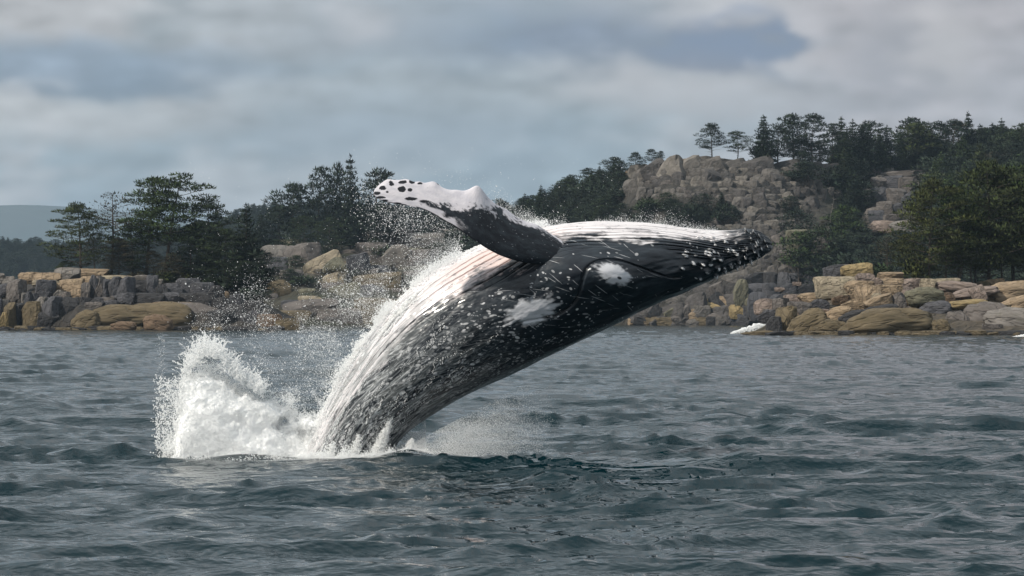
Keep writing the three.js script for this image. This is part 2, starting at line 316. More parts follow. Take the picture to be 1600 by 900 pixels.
// pigment of the skin, scars, barnacles, and the white water that streams down the lower body
const DARK = [0.0075, 0.0105, 0.016], SLATE = [0.03, 0.04, 0.05], WHITE = [0.76, 0.73, 0.74], PINK = [0.74, 0.58, 0.54], FOAM = [0.82, 0.84, 0.85];
const skinTex = (() => {
  const W = 2048, H = 1024, r = rng(31), speck = new Float32Array(W * H);
  const visible = (s, phi) => [s * 0.98 + 0.01, (wrap(phi + 0.55 - Math.PI) + Math.PI) / (2 * Math.PI)];
  function splat(s, phi, lenM, widM, dir, amount) {          // dir: angle of the long axis from the body's length
    const [u, v] = visible(s, phi), arc = Math.max(0.1, frameAt(s).r * M_PX), su = W * 0.98 / bodyLen, sv = H / (2 * Math.PI * arc);
    const R = Math.max(lenM, widM), c = Math.cos(dir), n = Math.sin(dir), x0 = u * W, y0 = v * H, rx = Math.ceil(R * su) + 1, ry = Math.ceil(R * sv) + 1;
    for (let j = -ry; j <= ry; j++) for (let i = -rx; i <= rx; i++) {
      const mx = (Math.round(x0) + i - x0) / su, my = (Math.round(y0) + j - y0) / sv, a = (mx * c + my * n) / lenM, b = (-mx * n + my * c) / widM, d = a * a + b * b;
      if (d < 1) { const X = Math.round(x0) + i, Y = ((Math.round(y0) + j) % H + H) % H; if (X >= 0 && X < W) { const k = Y * W + X; speck[k] = Math.max(speck[k], amount * sstep(1, 0.45, d)); } }
    }
  }
  for (let i = 0; i < 7500; i++) {        // pale flecks, thickest on the lower flank
    const s = 0.08 + 0.85 * r(), phi = 0.6 + 2.4 * r(), dens = 0.95 * sstep(0.56, 0.32, s) * sstep(0.9, 1.6, phi) * (0.35 + 0.65 * sstep(-0.1, 0.25, fbm(s * 12, phi * 3, 8, 2))) + 0.025;
    if (r() > dens) continue;
    const z = 0.008 + 0.03 * r() * r(); splat(s, phi, z * (1 + 0.9 * r()), z, r() * 3, 0.25 + 0.75 * r());
  }
  for (let i = 0; i < 110; i++) {         // scratches
    const s = 0.2 + 0.42 * r(), phi = 0.9 + 2.0 * r(); splat(s, phi, 0.06 + 0.12 * r(), 0.007, 0.6 + r(), 0.25 + 0.5 * r());
  }
  for (const [ks, kp, kh, kw, kr] of knobs) for (let i = 0; i < 5; i++) if (r() < 0.75) splat(ks + (r() - 0.5) * kw * 0.9 / bodyLen, kp + (r() - 0.5) * kw * 0.9, 0.016 + 0.026 * r(), 0.014 + 0.022 * r(), r() * 3, 0.4 + 0.6 * kr);
  return dataTex(W, H, (u, v, i, j) => {
    const s = (u - 0.01) / 0.98, phi = v * 2 * Math.PI - 0.55;
    const p1 = wrap(phi), a = Math.abs(wrap(phi - PHI0)), arc = frameAt(s).r * M_PX;
    if (p1 < -0.6) return a < 1.2 ? WHITE : DARK;
    const n1 = fbm(s * 34, phi * 7, 0.5, 4), n2 = fbm(s * 130, phi * 26, 2.5, 3);
    let edge = 1.22 + 0.1 * sstep(0.75, 0.85, s) - 0.1 * sstep(0.97, 0.9, s) * sstep(0.86, 0.94, s);
    edge -= 0.28 * sstep(SF - 0.08, SF, s) * sstep(SF + 0.13, SF + 0.03, s) + 0.12 * sstep(0.42, 0.3, s);
    // pigment follows the pleats: some ridges stay dark or white past the edge
    const g = pleat(s, phi), ridge = N3(Math.floor(g) * 3.7 + 0.5, s * 7, 1.5);
    const w = sstep(0.1, -0.1, a - edge + 0.34 * n1 + 0.16 * ridge + 0.16 * n2) * sstep(S1150 + 0.03, S1150 - 0.05, s + 0.05 * n1 + 0.035 * ridge);
    let c = mix3(DARK, SLATE, clamp(0.25 + 1.3 * n1 + 0.35 * n2));
    const pale = sstep(0.5, 0.36, s) * sstep(2.0, 1.1, phi + 0.5 * n1);
    c = mix3(c, [0.085, 0.09, 0.095], 0.7 * pale * sstep(-0.1, 0.25, n1 + 0.5 * n2));
    let wc = mix3(WHITE, PINK, clamp(0.9 * Math.exp(-(((s - SF + 0.07) / 0.09) ** 2)) * sstep(0.35, 0.8, a) + 0.4 * n1));
    wc = mix3(wc, [0.42, 0.41, 0.43], 0.55 * sstep(0.0, 0.35, n1 + 0.4 * n2) * sstep(0.2, 0.9, a));
    wc = mix3(wc, [0.12, 0.12, 0.13], 0.75 * sstep(0.24, 0.4, n2 + 0.5 * n1));
    c = mix3(c, wc, w);
    const top = sstep(0.3, 0.05, p1) * sstep(SF + 0.02, SF + 0.06, s) * sstep(0.93, 0.86, s);     // dark flecks along the throat's ridge
    c = mix3(c, SLATE, 0.8 * top * sstep(0.12, 0.25, fbm(s * 50, phi * 14, 6.5, 3)));
    c = mix3(c, [0.66, 0.66, 0.67], speck[j * W + i] * (1 - 0.6 * w));
    for (const [ps, pp, rad, el] of [[SE, PHIE, 0.29, 1.0], [SC, PHIC, 0.34, 1.35]]) {     // two ragged white scars
      const mx = (s - ps) * bodyLen / el, my = (phi - pp) * arc; if (Math.abs(mx) > 0.9 || Math.abs(my) > 0.9) continue;
      const th = Math.atan2(my, mx), q = Math.hypot(mx, my) / rad - 0.22 * N3(Math.cos(th) * 2 + ps * 50, Math.sin(th) * 2, 2.2) - 0.6 * fbm(mx * 8 + ps * 90, my * 8, 4, 4) - 0.25 * N3(th * 5, 3, ps);
      c = mix3(c, [0.62, 0.63, 0.66], 0.95 * sstep(1.05, 0.6, q) * sstep(0.025, 0.045, Math.hypot(mx - 0.02, my - 0.09) + (el > 1 ? 1 : 0)));
    }
    // white water in strands
    const low = sstep(0.40, 0.17, s + 0.05 * n1 - 0.05 * sstep(1.6, 0.4, phi));
    if (low > 0) {
      const wx = 2.2 * fbm(s * 9, phi * 5, 7.7, 3);
      const st = 1 - Math.abs(fbm(s * 24 + wx, phi * 8 + wx, 11, 3)) * 4.2, cell = 1 - Math.abs(fbm(s * 62 + wx, phi * 11 + wx, 4, 3)) * 4.5;
      const f = clamp(0.6 * sstep(0.72, 0.98, st) + 0.85 * sstep(0.7, 0.97, cell) + 0.7 * sstep(0.8, 0.2, phi + 0.8 * n1) * sstep(-0.1, 0.14, n2));
      const film = sstep(-0.1, 0.25, fbm(s * 22 + wx, phi * 8, 3.3, 4));
      c = mix3(c, [0.17, 0.18, 0.18], low * film * 0.75);
      c = mix3(c, mix3([0.36, 0.38, 0.39], FOAM, sstep(0.0, 0.3, n2 + n1)), low * f * 0.85);
    }
    return c;
  });
})();
skinTex.wrapS = THREE.ClampToEdgeWrapping;
const skinBump = dataTex(512, 512, (u, v) => { const t = 0.5 + 0.5 * fbm(u * 24, v * 24, 1.7, 3); return [t, t, t]; }, false);
skinBump.repeat.set(5, 3);
const skinMat = new THREE.MeshPhysicalMaterial({ name: 'wet whale skin', map: skinTex, roughness: 0.34, ior: 1.36, clearcoat: 0.65, clearcoatRoughness: 0.16, bumpMap: skinBump, bumpScale: 0.008 });

// the raised flipper
const flipTop = spline([[935, 432], [915, 408], [893, 390], [866, 371], [838, 357], [812, 345], [786, 331], [768, 319], [752, 308], [735, 306], [716, 306], [698, 301], [680, 295], [660, 293], [640, 290], [620, 289], [604, 293], [594, 302], [591, 309]]);
const flipLow = spline([[930, 440], [915, 436], [895, 430], [868, 420], [838, 415], [812, 411], [785, 403], [766, 394], [750, 384], [735, 374], [718, 362], [702, 352], [686, 343], [668, 334], [650, 329], [632, 326], [614, 323], [600, 318], [592, 311]]);
const flipGeo = (() => {
  const NT = 300, NC = 150, pos = [], uv = [], idx = [];
  for (let j = 0; j <= NT; j++) {
    const t = j / NT, U = flipTop(t), L = flipLow(t), z0 = -WD + mix(0.7, 1.7, sstep(-0.02, 0.5, t)) + 0.5 * t, chord = U.distanceTo(L) * M_PX;
    const thick = chord * mix(0.6, 0.16, sstep(0.02, 0.42, t)) * 0.5;
    for (let i = 0; i <= NC; i++) {
      const a = i / NC * 2 * Math.PI, c = (1 - Math.cos(a)) / 2, side = Math.sin(a) >= 0 ? 1 : -1;
      const foil = Math.pow(Math.max(0, 1 - (2 * c - 1) ** 2), 0.55) * (1.1 - 0.45 * c);
      let x = mix(U.x, L.x, c), y = mix(U.y, L.y, c);
      let ed = 0;
      for (const [kx, ky, h, w] of [[745, 300, 7, 10], [747, 300, 4, 20], [681, 291, 5, 10], [716, 304, 3, 9], [640, 288, 3, 9], [612, 290, 3, 7], [790, 330, 3, 10], [838, 355, 3, 12], [660, 291, 2.5, 6]]) ed += h * Math.exp(-((U.x - kx) ** 2) / (w * w)) * Math.exp(-c * 6);
      y -= ed * 0.93; x += ed * 0.2;
      const z = z0 + side * thick * foil * (1 + 0.1 * fbm(t * 9, c * 4, 2, 2)) + 0.008 * fbm(t * 24, c * 5, side * 5, 2) + (c - 0.5) * chord * 0.22;
      const d = WD;
      pos.push((x - 800) / FOCAL * d, EYE + (HORIZON - y) / FOCAL * d, z);
      uv.push(t, i / NC);
      if (j < NT && i < NC) { const k = j * (NC + 1) + i, m = k + NC + 1; idx.push(k, m, k + 1, k + 1, m, m + 1); }
    }
  }
  const g = new THREE.BufferGeometry(); g.setAttribute('position', new THREE.Float32BufferAttribute(pos, 3)); g.setAttribute('uv', new THREE.Float32BufferAttribute(uv, 2)); g.setIndex(idx); g.computeVertexNormals();
  return g;
})();
const flipTex = (() => {
  const W = 1024, H = 512;
  const r = rng(9), fleck = Array.from({ length: 200 }, () => [r() * 0.75, r(), 0.001 + 0.004 * r() * r(), 0.006 + 0.014 * r() * r()]);
  const pxSpots = [[605, 301, 5, 3], [618, 295, 4, 3.4], [634, 293, 5.5, 2.6], [649, 292.5, 4.6, 2.4], [661, 295, 4, 1.6], [634, 303, 5.6, 4], [646, 304, 3.4, 2.6], [597, 309, 5, 2.6], [603, 315, 6.5, 2], [608, 320, 6, 2], [648, 317, 9, 3], [668, 321, 8, 2], [627, 324, 7, 1.4], [690, 297, 5, 1.3], [612, 307, 2, 1.4]];
  const cols = Array.from({ length: W }, (_, i) => [flipTop((i + 0.5) / W), flipLow((i + 0.5) / W)]);
  return dataTex(W, H, (u, v, i) => {
    const c = (1 - Math.cos(v * 2 * Math.PI)) / 2, t = u, front = v < 0.5, n = fbm(t * 22, c * 6, 3.3, 4), n2 = fbm(t * 80, c * 22, 1.3, 3);
    const b = rows([[0, .02], [.12, .03], [.3, .09], [.40, .14], [.45, .3], [.52, .42], [.60, .50], [.66, .58], [.72, .72], [.78, 1.2], [1, 1.3]])(t)[0];
    let w = sstep(0.07, -0.07, c - b + 0.34 * n + 0.2 * n2);
    w = Math.max(w, sstep(0.50, 0.60, t + 0.08 * n) * sstep(0.74, 0.86, c + 0.25 * n) * sstep(0.985, 0.96, c));
    let col = mix3([0.008, 0.0105, 0.016], [0.036, 0.046, 0.056], clamp(0.2 + 1.5 * n + 0.5 * n2));
    col = mix3(col, mix3([0.72, 0.69, 0.73], [0.62, 0.60, 0.65], clamp(0.5 + 2 * n)), w);
    const X = mix(cols[i][0].x, cols[i][1].x, c), Y = mix(cols[i][0].y, cols[i][1].y, c);
    if (front) for (const [sx, sy, a, q] of pxSpots) { const d = ((X - sx) / a) ** 2 + ((Y - sy) / q) ** 2 + 1.2 * n + 0.8 * n2; if (d < 1.3) col = mix3(col, [0.012, 0.013, 0.018], sstep(1.3, 0.8, d)); }
    col = mix3(col, [0.014, 0.015, 0.02], sstep(0.94, 0.975, c) * sstep(0.4, 0.5, t) * sstep(-0.22, -0.05, n));
    if (front) for (const [st, sc, a, q] of fleck) { const d = ((t - st) / a) ** 2 + ((c - sc) / q) ** 2; if (d < 1) col = mix3(col, [0.5, 0.5, 0.52], 0.8 * (1 - d)); }
    return col;
  });
})();
const flipMat = new THREE.MeshPhysicalMaterial({ name: 'wet flipper skin', map: flipTex, roughness: 0.38, ior: 1.36, clearcoat: 0.25, clearcoatRoughness: 0.15, bumpMap: skinBump, bumpScale: 0.006 });
{
  const root = group('humpback_whale', new THREE.Vector3((560 - 800) * M_PX, 0, -WD));
  tag(root, 'breaching humpback whale with white pleated belly and raised black and white flipper', 'whale');
  const g = mergeGeometries([whaleGeo, flipGeo], true); g.translate(-root.position.x, 0, WD);
  mesh('body', g, [skinMat, flipMat], root);
}

// ---------------------------------------------------------------- rock and soil
const graniteTex = dataTex(512, 512, (u, v) => {
  const n = fbm(u * 6, v * 6, 0.3, 4), m = fbm(u * 40, v * 40, 5.1, 3), l = sstep(0.12, 0.3, fbm(u * 11, v * 11, 9.2, 4));
  const b = 0.80 + 0.5 * n + 0.32 * m; let c = [b, b * 0.99, b * 0.97];
  c = mix3(c, [0.62, 0.64, 0.55], 0.5 * l);
  return c.map((x) => clamp(x));
});
const graniteBump = dataTex(512, 512, (u, v) => { const t = 0.5 + 0.6 * fbm(u * 7, v * 7, 2.2, 5) - 0.35 * sstep(0.06, 0.0, Math.abs(fbm(u * 4, v * 4, 8, 3))); return [t, t, t]; }, false);
const rockMat = (name, r, g, b, bump = 0.4) => new THREE.MeshStandardMaterial({ name, color: new THREE.Color().setRGB(r, g, b), roughness: 0.92, map: graniteTex, bumpMap: graniteBump, bumpScale: bump });
const ROCK = {
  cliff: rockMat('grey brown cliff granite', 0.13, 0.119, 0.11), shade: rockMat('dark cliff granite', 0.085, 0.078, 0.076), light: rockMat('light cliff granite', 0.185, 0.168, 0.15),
  tan: rockMat('sunlit tan granite', 0.30, 0.225, 0.15), pale: rockMat('pale granite', 0.33, 0.28, 0.205), gold: rockMat('golden sun-tinted granite', 0.29, 0.22, 0.11), grey: rockMat('grey granite', 0.19, 0.175, 0.162),  // gold and tan also paint warm sunlight into the rock colour
  slate: rockMat('blue grey granite', 0.078, 0.078, 0.088), dark: rockMat('wet dark granite', 0.04, 0.039, 0.042), olive: rockMat('olive weed-stained granite', 0.135, 0.105, 0.062), pink: rockMat('pinkish granite', 0.24, 0.19, 0.165), rust: rockMat('rusty granite', 0.17, 0.115, 0.075),  // slate and dark also stand in for rock faces lying in shade
  mauve: rockMat('mauve grey granite', 0.135, 0.12, 0.112), moss: rockMat('lichen-green granite', 0.15, 0.143, 0.10),
};
// rounded granite blocks: a few shapes that share their geometry
const boulderGeos = Array.from({ length: 18 }, (_, k) => {
  const r = rng(400 + k), g0 = new THREE.BoxGeometry(1, 1, 1, 8, 7, 7); g0.deleteAttribute('normal'); g0.deleteAttribute('uv');
  const g = mergeVertices(g0), p = g.attributes.position, v = new THREE.Vector3(), e = 6 + 8 * r(), ox = r() * 50, tp = (r() - 0.5) * 0.4, sh = (r() - 0.5) * 0.3;
  const cuts = Array.from({ length: 7 }, () => { const n = new THREE.Vector3(r() - 0.5, 0.9 * (r() - 0.3), r() - 0.35).normalize(); return [n, 0.40 + 0.18 * r()]; });
  for (let i = 0; i < p.count; i++) {
    v.fromBufferAttribute(p, i); const m = Math.pow(Math.abs(v.x * 2) ** e + Math.abs(v.y * 2) ** e + Math.abs(v.z * 2) ** e, 1 / e); v.divideScalar(m || 1);
    for (const [n, d] of cuts) { const q = v.dot(n) - d; if (q > 0) v.addScaledVector(n, -q * 0.97); }
    const n = fbm(v.x * 2.4 + ox, v.y * 2.4, v.z * 2.4, 2), f = fbm(v.x * 6 + ox, v.y * 8, v.z * 6, 2), c = sstep(0.05, 0, Math.abs(N3(v.x * 2.2 + ox, v.y * 2.8 + 3, v.z * 2.2)));
    v.multiplyScalar(1.07 + 0.10 * n + 0.05 * f - 0.1 * c);
    v.x *= 1 - tp * v.y; v.x += sh * v.y * v.y;
    p.setXYZ(i, v.x, v.y, v.z);
  }
  g.computeVertexNormals();
  const uv = new Float32Array(p.count * 2), nn = g.attributes.normal;
  for (let i = 0; i < p.count; i++) { const ax = Math.abs(nn.getX(i)); uv[i * 2] = (ax > 0.7 ? p.getZ(i) : p.getX(i)) * 0.6 + k * 0.37; uv[i * 2 + 1] = (Math.abs(nn.getY(i)) > 0.7 ? p.getZ(i) : p.getY(i)) * 0.6 + k * 0.21; }
  g.setAttribute('uv', new THREE.BufferAttribute(uv, 2));
  return toCreasedNormals(g, 0.42);
});
// long smooth whale-backed slabs
const slabGeos = Array.from({ length: 4 }, (_, k) => {
  const g = new THREE.SphereGeometry(0.5, 40, 24), p = g.attributes.position;
  for (let i = 0; i < p.count; i++) {
    let x = p.getX(i), y = p.getY(i), z = p.getZ(i); const m = Math.pow(Math.abs(x * 2) ** 2.6 + Math.abs(y * 2) ** 2.2 + Math.abs(z * 2) ** 2.6, 1 / 2.4); x /= m; y /= m; z /= m;
    const n = fbm(x * 2.4 + k * 9, y * 3.5, z * 2.4, 4), c = sstep(0.05, 0, Math.abs(fbm(x * 2.6 + k * 5 + y, y * 1.2 + 0.7 * x, z * 2.6, 2)));
    const q = 1 + 0.34 * n - 0.1 * c; p.setXYZ(i, x * q, y * q, z * q);
  }
  g.computeVertexNormals(); return g;
});
const rockRand = rng(2024);
// a block that fills x0..x1, y0..y1 of the photograph at distance d
function boulder(parent, x0, y0, x1, y1, d, tone, opt = {}) {
  const r = rockRand, c = P((x0 + x1) / 2, (y0 + y1) / 2, d), w = (x1 - x0) / FOCAL * d, h = (y1 - y0) / FOCAL * d;
  const m = new THREE.Mesh(opt.slab ? slabGeos[Math.floor(r() * 4)] : boulderGeos[Math.floor(r() * 18)], ROCK[tone]);
  m.name = opt.name ?? 'boulder';
  m.position.copy(c).sub(parent.position); m.position.z -= (opt.deep ?? 0.45) * Math.min(w, h * 2.2) * 0.8;
  m.scale.set(w * 1.14, h * 1.14, Math.max(0.5 * w, 0.8 * h) * (opt.thick ?? 1));
  m.rotation.set((r() - 0.5) * 0.18, (opt.turn ?? (r() - 0.5) * 0.7), opt.tilt ?? (r() - 0.5) * 0.12);
  parent.add(m); return m;
}

// ---------------------------------------------------------------- land: each hill is a sheet from its shore to its crest and down behind
const soilMat = (() => {
  const t = dataTex(512, 512, (u, v) => { const n = fbm(u * 9, v * 9, 1.3, 5), m = fbm(u * 50, v * 50, 4.3, 3), b = clamp(0.62 + 0.7 * n + 0.4 * m); return [b, b, b]; });
  return new THREE.MeshStandardMaterial({ name: 'rough ground', vertexColors: true, roughness: 1, map: t, bumpMap: graniteBump, bumpScale: 0.7 });
})();
function hill(stations, opt = {}) {
  const at = rows(stations);                                 // x -> crest y, shore distance, crest distance, steepness
  const pt = (x, v) => {
    const [cy, dS, dC, p] = at(x), top = EYE + (HORIZON - cy) / FOCAL * dC;
    let d = mix(dS, dC, v), e;
    if (v <= 1) e = -1.5 + (top + 1.5) * Math.pow(Math.max(v, 0), p); else e = top - (v - 1) * (opt.back ?? 0.5) * (top + 4);
    const q = P(x, 0, d); q.y = e;
    const n = opt.rough ?? 1.5, f = opt.freq ?? 0.05;
    if (v > -0.01) { q.y += n * sstep(0, 0.1, v) * fbm(q.x * f, e * f * 1.5, q.z * f, 4); q.z += 2.2 * n * sstep(0, 0.1, v) * fbm(q.x * f * 1.3 + 40, e * f * 2, q.z * f * 0.5, 3) * (v < 1.001 ? 1 : 0.3); }
    return q;
  };
  const yOf = (q) => HORIZON - (q.y - EYE) * FOCAL / -q.z;
  const find = (x, y) => { let a = 0, b = 1; for (let i = 0; i < 26; i++) { const m = (a + b) / 2; if (yOf(pt(x, m)) > y) a = m; else b = m; } return pt(x, b); };
  return { pt, find, at };
}
function hillMesh(name, h, x0, x1, nx, nv, colour, label, category, kind = 'structure') {
  const pos = [], col = [], uv = [], idx = [];
  for (let j = 0; j <= nv; j++) {
    const t = j / nv, v = t < 0.12 ? -0.15 + t / 0.12 * 0.15 : t < 0.85 ? (t - 0.12) / 0.73 : 1 + (t - 0.85) / 0.15 * 1.4;
    for (let i = 0; i <= nx; i++) {
      const x = mix(x0, x1, i / nx), q = v < 0 ? h.pt(x, 0).add(new THREE.Vector3(0, v * 14, -v * 4)) : h.pt(x, v); pos.push(q.x, q.y, q.z);
      col.push(...colour(x, v, q)); uv.push(q.x / 14 + q.z / 23, q.y / 11 + q.z / 19);
      if (j < nv && i < nx) { const k = j * (nx + 1) + i, m = k + nx + 1; idx.push(k, k + 1, m, k + 1, m + 1, m); }
    }
  }
  const g = new THREE.BufferGeometry();
  g.setAttribute('position', new THREE.Float32BufferAttribute(pos, 3)); g.setAttribute('color', new THREE.Float32BufferAttribute(col, 3)); g.setAttribute('uv', new THREE.Float32BufferAttribute(uv, 2)); g.setIndex(idx); g.computeVertexNormals();
  return tag(mesh(name, g, soilMat), label, category, null, kind);
}
const SOIL = [0.055, 0.048, 0.034], SCRUB = [0.035, 0.045, 0.02], STONE = [0.20, 0.175, 0.155];

// far mountain, 12 km off, and the wooded ridge before it
const mountain = hill([[-900, 395, 13000, 14000, 1], [-500, 345, 13000, 14000, 1], [-150, 322, 13000, 14000, 1], [30, 317, 13000, 14000, 1], [120, 320, 13000, 14000, 1], [220, 330, 13000, 14000, 1], [330, 348, 13000, 14000, 1], [480, 385, 13000, 14000, 1], [760, 440, 13000, 14000, 1], [1200, 470, 13000, 14000, 1]], { rough: 20, freq: 0.0014 });
hillMesh('distant_mountain', mountain, -900, 1200, 120, 24, (x, v, q) => mix3([0.04, 0.055, 0.04], [0.07, 0.075, 0.055], clamp(0.5 + fbm(q.x * 0.004, q.y * 0.008, 3, 3))), 'pale blue hazy mountain on the left skyline', 'mountain');
const ridge = hill([[-900, 372, 2300, 2700, .9], [-300, 384, 2300, 2700, .9], [0, 392, 2300, 2700, .9], [110, 396, 2300, 2700, .9], [220, 392, 2200, 2600, .9], [330, 366, 2000, 2400, .9], [400, 345, 1900, 2300, .9], [460, 335, 1900, 2300, .9], [560, 340, 1900, 2300, .9], [760, 345, 1900, 2300, .9], [900, 360, 1900, 2300, .9]], { rough: 4, freq: 0.02 });
hillMesh('distant_ridge', ridge, -900, 900, 160, 30, (x, v, q) => mix3([0.02, 0.035, 0.02], [0.035, 0.045, 0.025], clamp(0.5 + fbm(q.x * 0.03, q.y * 0.03, 3, 3))), 'hazy dark wooded ridge behind the left islet', 'hill');
// the hill of the mainland, with the cliff right of the middle
const mainland = hill([
  [200, 505, 1010, 1030, .7], [290, 480, 1000, 1040, .7], [350, 436, 995, 1060, .7], [410, 398, 990, 1080, .62], [470, 388, 985, 1090, .62], [560, 372, 985, 1110, .7], [640, 366, 985, 1120, .75], [720, 354, 990, 1140, .8], [800, 338, 990, 1160, .85],
  [880, 318, 990, 1160, .85], [945, 290, 990, 1120, .8], [985, 266, 990, 1080, .72], [1040, 250, 990, 1062, .66], [1110, 247, 990, 1062, .66], [1200, 250, 985, 1066, .66], [1270, 254, 980, 1085, .72], [1340, 262, 960, 1130, .85], [1420, 262, 900, 1160, .9],
  [1500, 252, 860, 1180, .9], [1620, 244, 820, 1180, .9], [1800, 236, 800, 1180, .9], [2100, 250, 800, 1180, .9], [2500, 300, 800, 1180, .9], [3200, 380, 900, 1250, .9]], { rough: 3.0, freq: 0.05 });
hillMesh('mainland_hill', mainland, 200, 3200, 640, 110, (x, v, q) => {
  const n = fbm(q.x * 0.05, q.y * 0.08, q.z * 0.03, 4), cliff = sstep(940, 1000, x) * sstep(1330, 1250, x), ledge = sstep(370, 420, x) * sstep(760, 700, x);
  let c = mix3(SOIL, SCRUB, clamp(0.5 + 1.5 * n));
  c = mix3(c, mix3([0.06, 0.053, 0.048], [0.12, 0.105, 0.092], sstep(0.8, 0.95, v)), cliff * 0.85);  // ground behind the blocks darkened to paint shade into the gaps
  c = mix3(c, [0.12, 0.105, 0.08], ledge * sstep(-0.05, 0.15, n + (v - 0.5) * 0.5) * 0.8);
  if (cliff > 0.5 && v > 0.97) c = mix3(c, [0.23, 0.16, 0.095], 0.7 * sstep(-0.1, 0.2, n));
  return c;
}, 'wooded rocky mainland hill with a bare cliff right of the middle', 'hill');
// the islet at the left and the rocky point at the right
const islet = hill([[-420, 520, 690, 720, .5], [-330, 480, 670, 700, .5], [-160, 455, 650, 680, .5], [-40, 452, 640, 668, .45], [20, 446, 634, 664, .42], [60, 438, 630, 660, .4], [130, 432, 628, 662, .4], [200, 434, 628, 664, .4], [270, 440, 628, 664, .42], [320, 446, 626, 662, .5], [360, 452, 626, 660, .55], [410, 468, 628, 656, .6], [450, 492, 632, 650, .7], [490, 516, 640, 648, .8]], { rough: 1.3, freq: 0.12 });
hillMesh('islet', islet, -420, 490, 260, 60, (x, v, q) => mix3([0.045, 0.043, 0.042], v > 0.85 ? [0.06, 0.055, 0.03] : [0.07, 0.06, 0.05], clamp(0.5 + 1.4 * fbm(q.x * 0.2, q.y * 0.3, q.z * 0.2, 4))), 'steep rocky islet crowned with pines at the left', 'islet');
const point = hill([[1150, 523, 470, 476, 1], [1185, 514, 466, 486, .8], [1215, 500, 462, 492, .75], [1260, 478, 458, 502, .7], [1310, 456, 455, 512, .68], [1370, 442, 452, 520, .68], [1450, 438, 450, 524, .66], [1540, 440, 448, 524, .66], [1620, 436, 446, 528, .66], [1800, 430, 450, 540, .66], [2200, 440, 470, 560, .7], [2700, 500, 520, 580, .8]], { rough: 1.0, freq: 0.12 });
hillMesh('rocky_point', point, 1150, 2700, 300, 60, (x, v, q) => mix3([0.07, 0.058, 0.042], v > 0.9 ? [0.05, 0.05, 0.025] : [0.12, 0.095, 0.065], clamp(0.5 + 1.4 * fbm(q.x * 0.2, q.y * 0.3, q.z * 0.2, 4))), 'low rocky point of tan granite running out from the right', 'point');

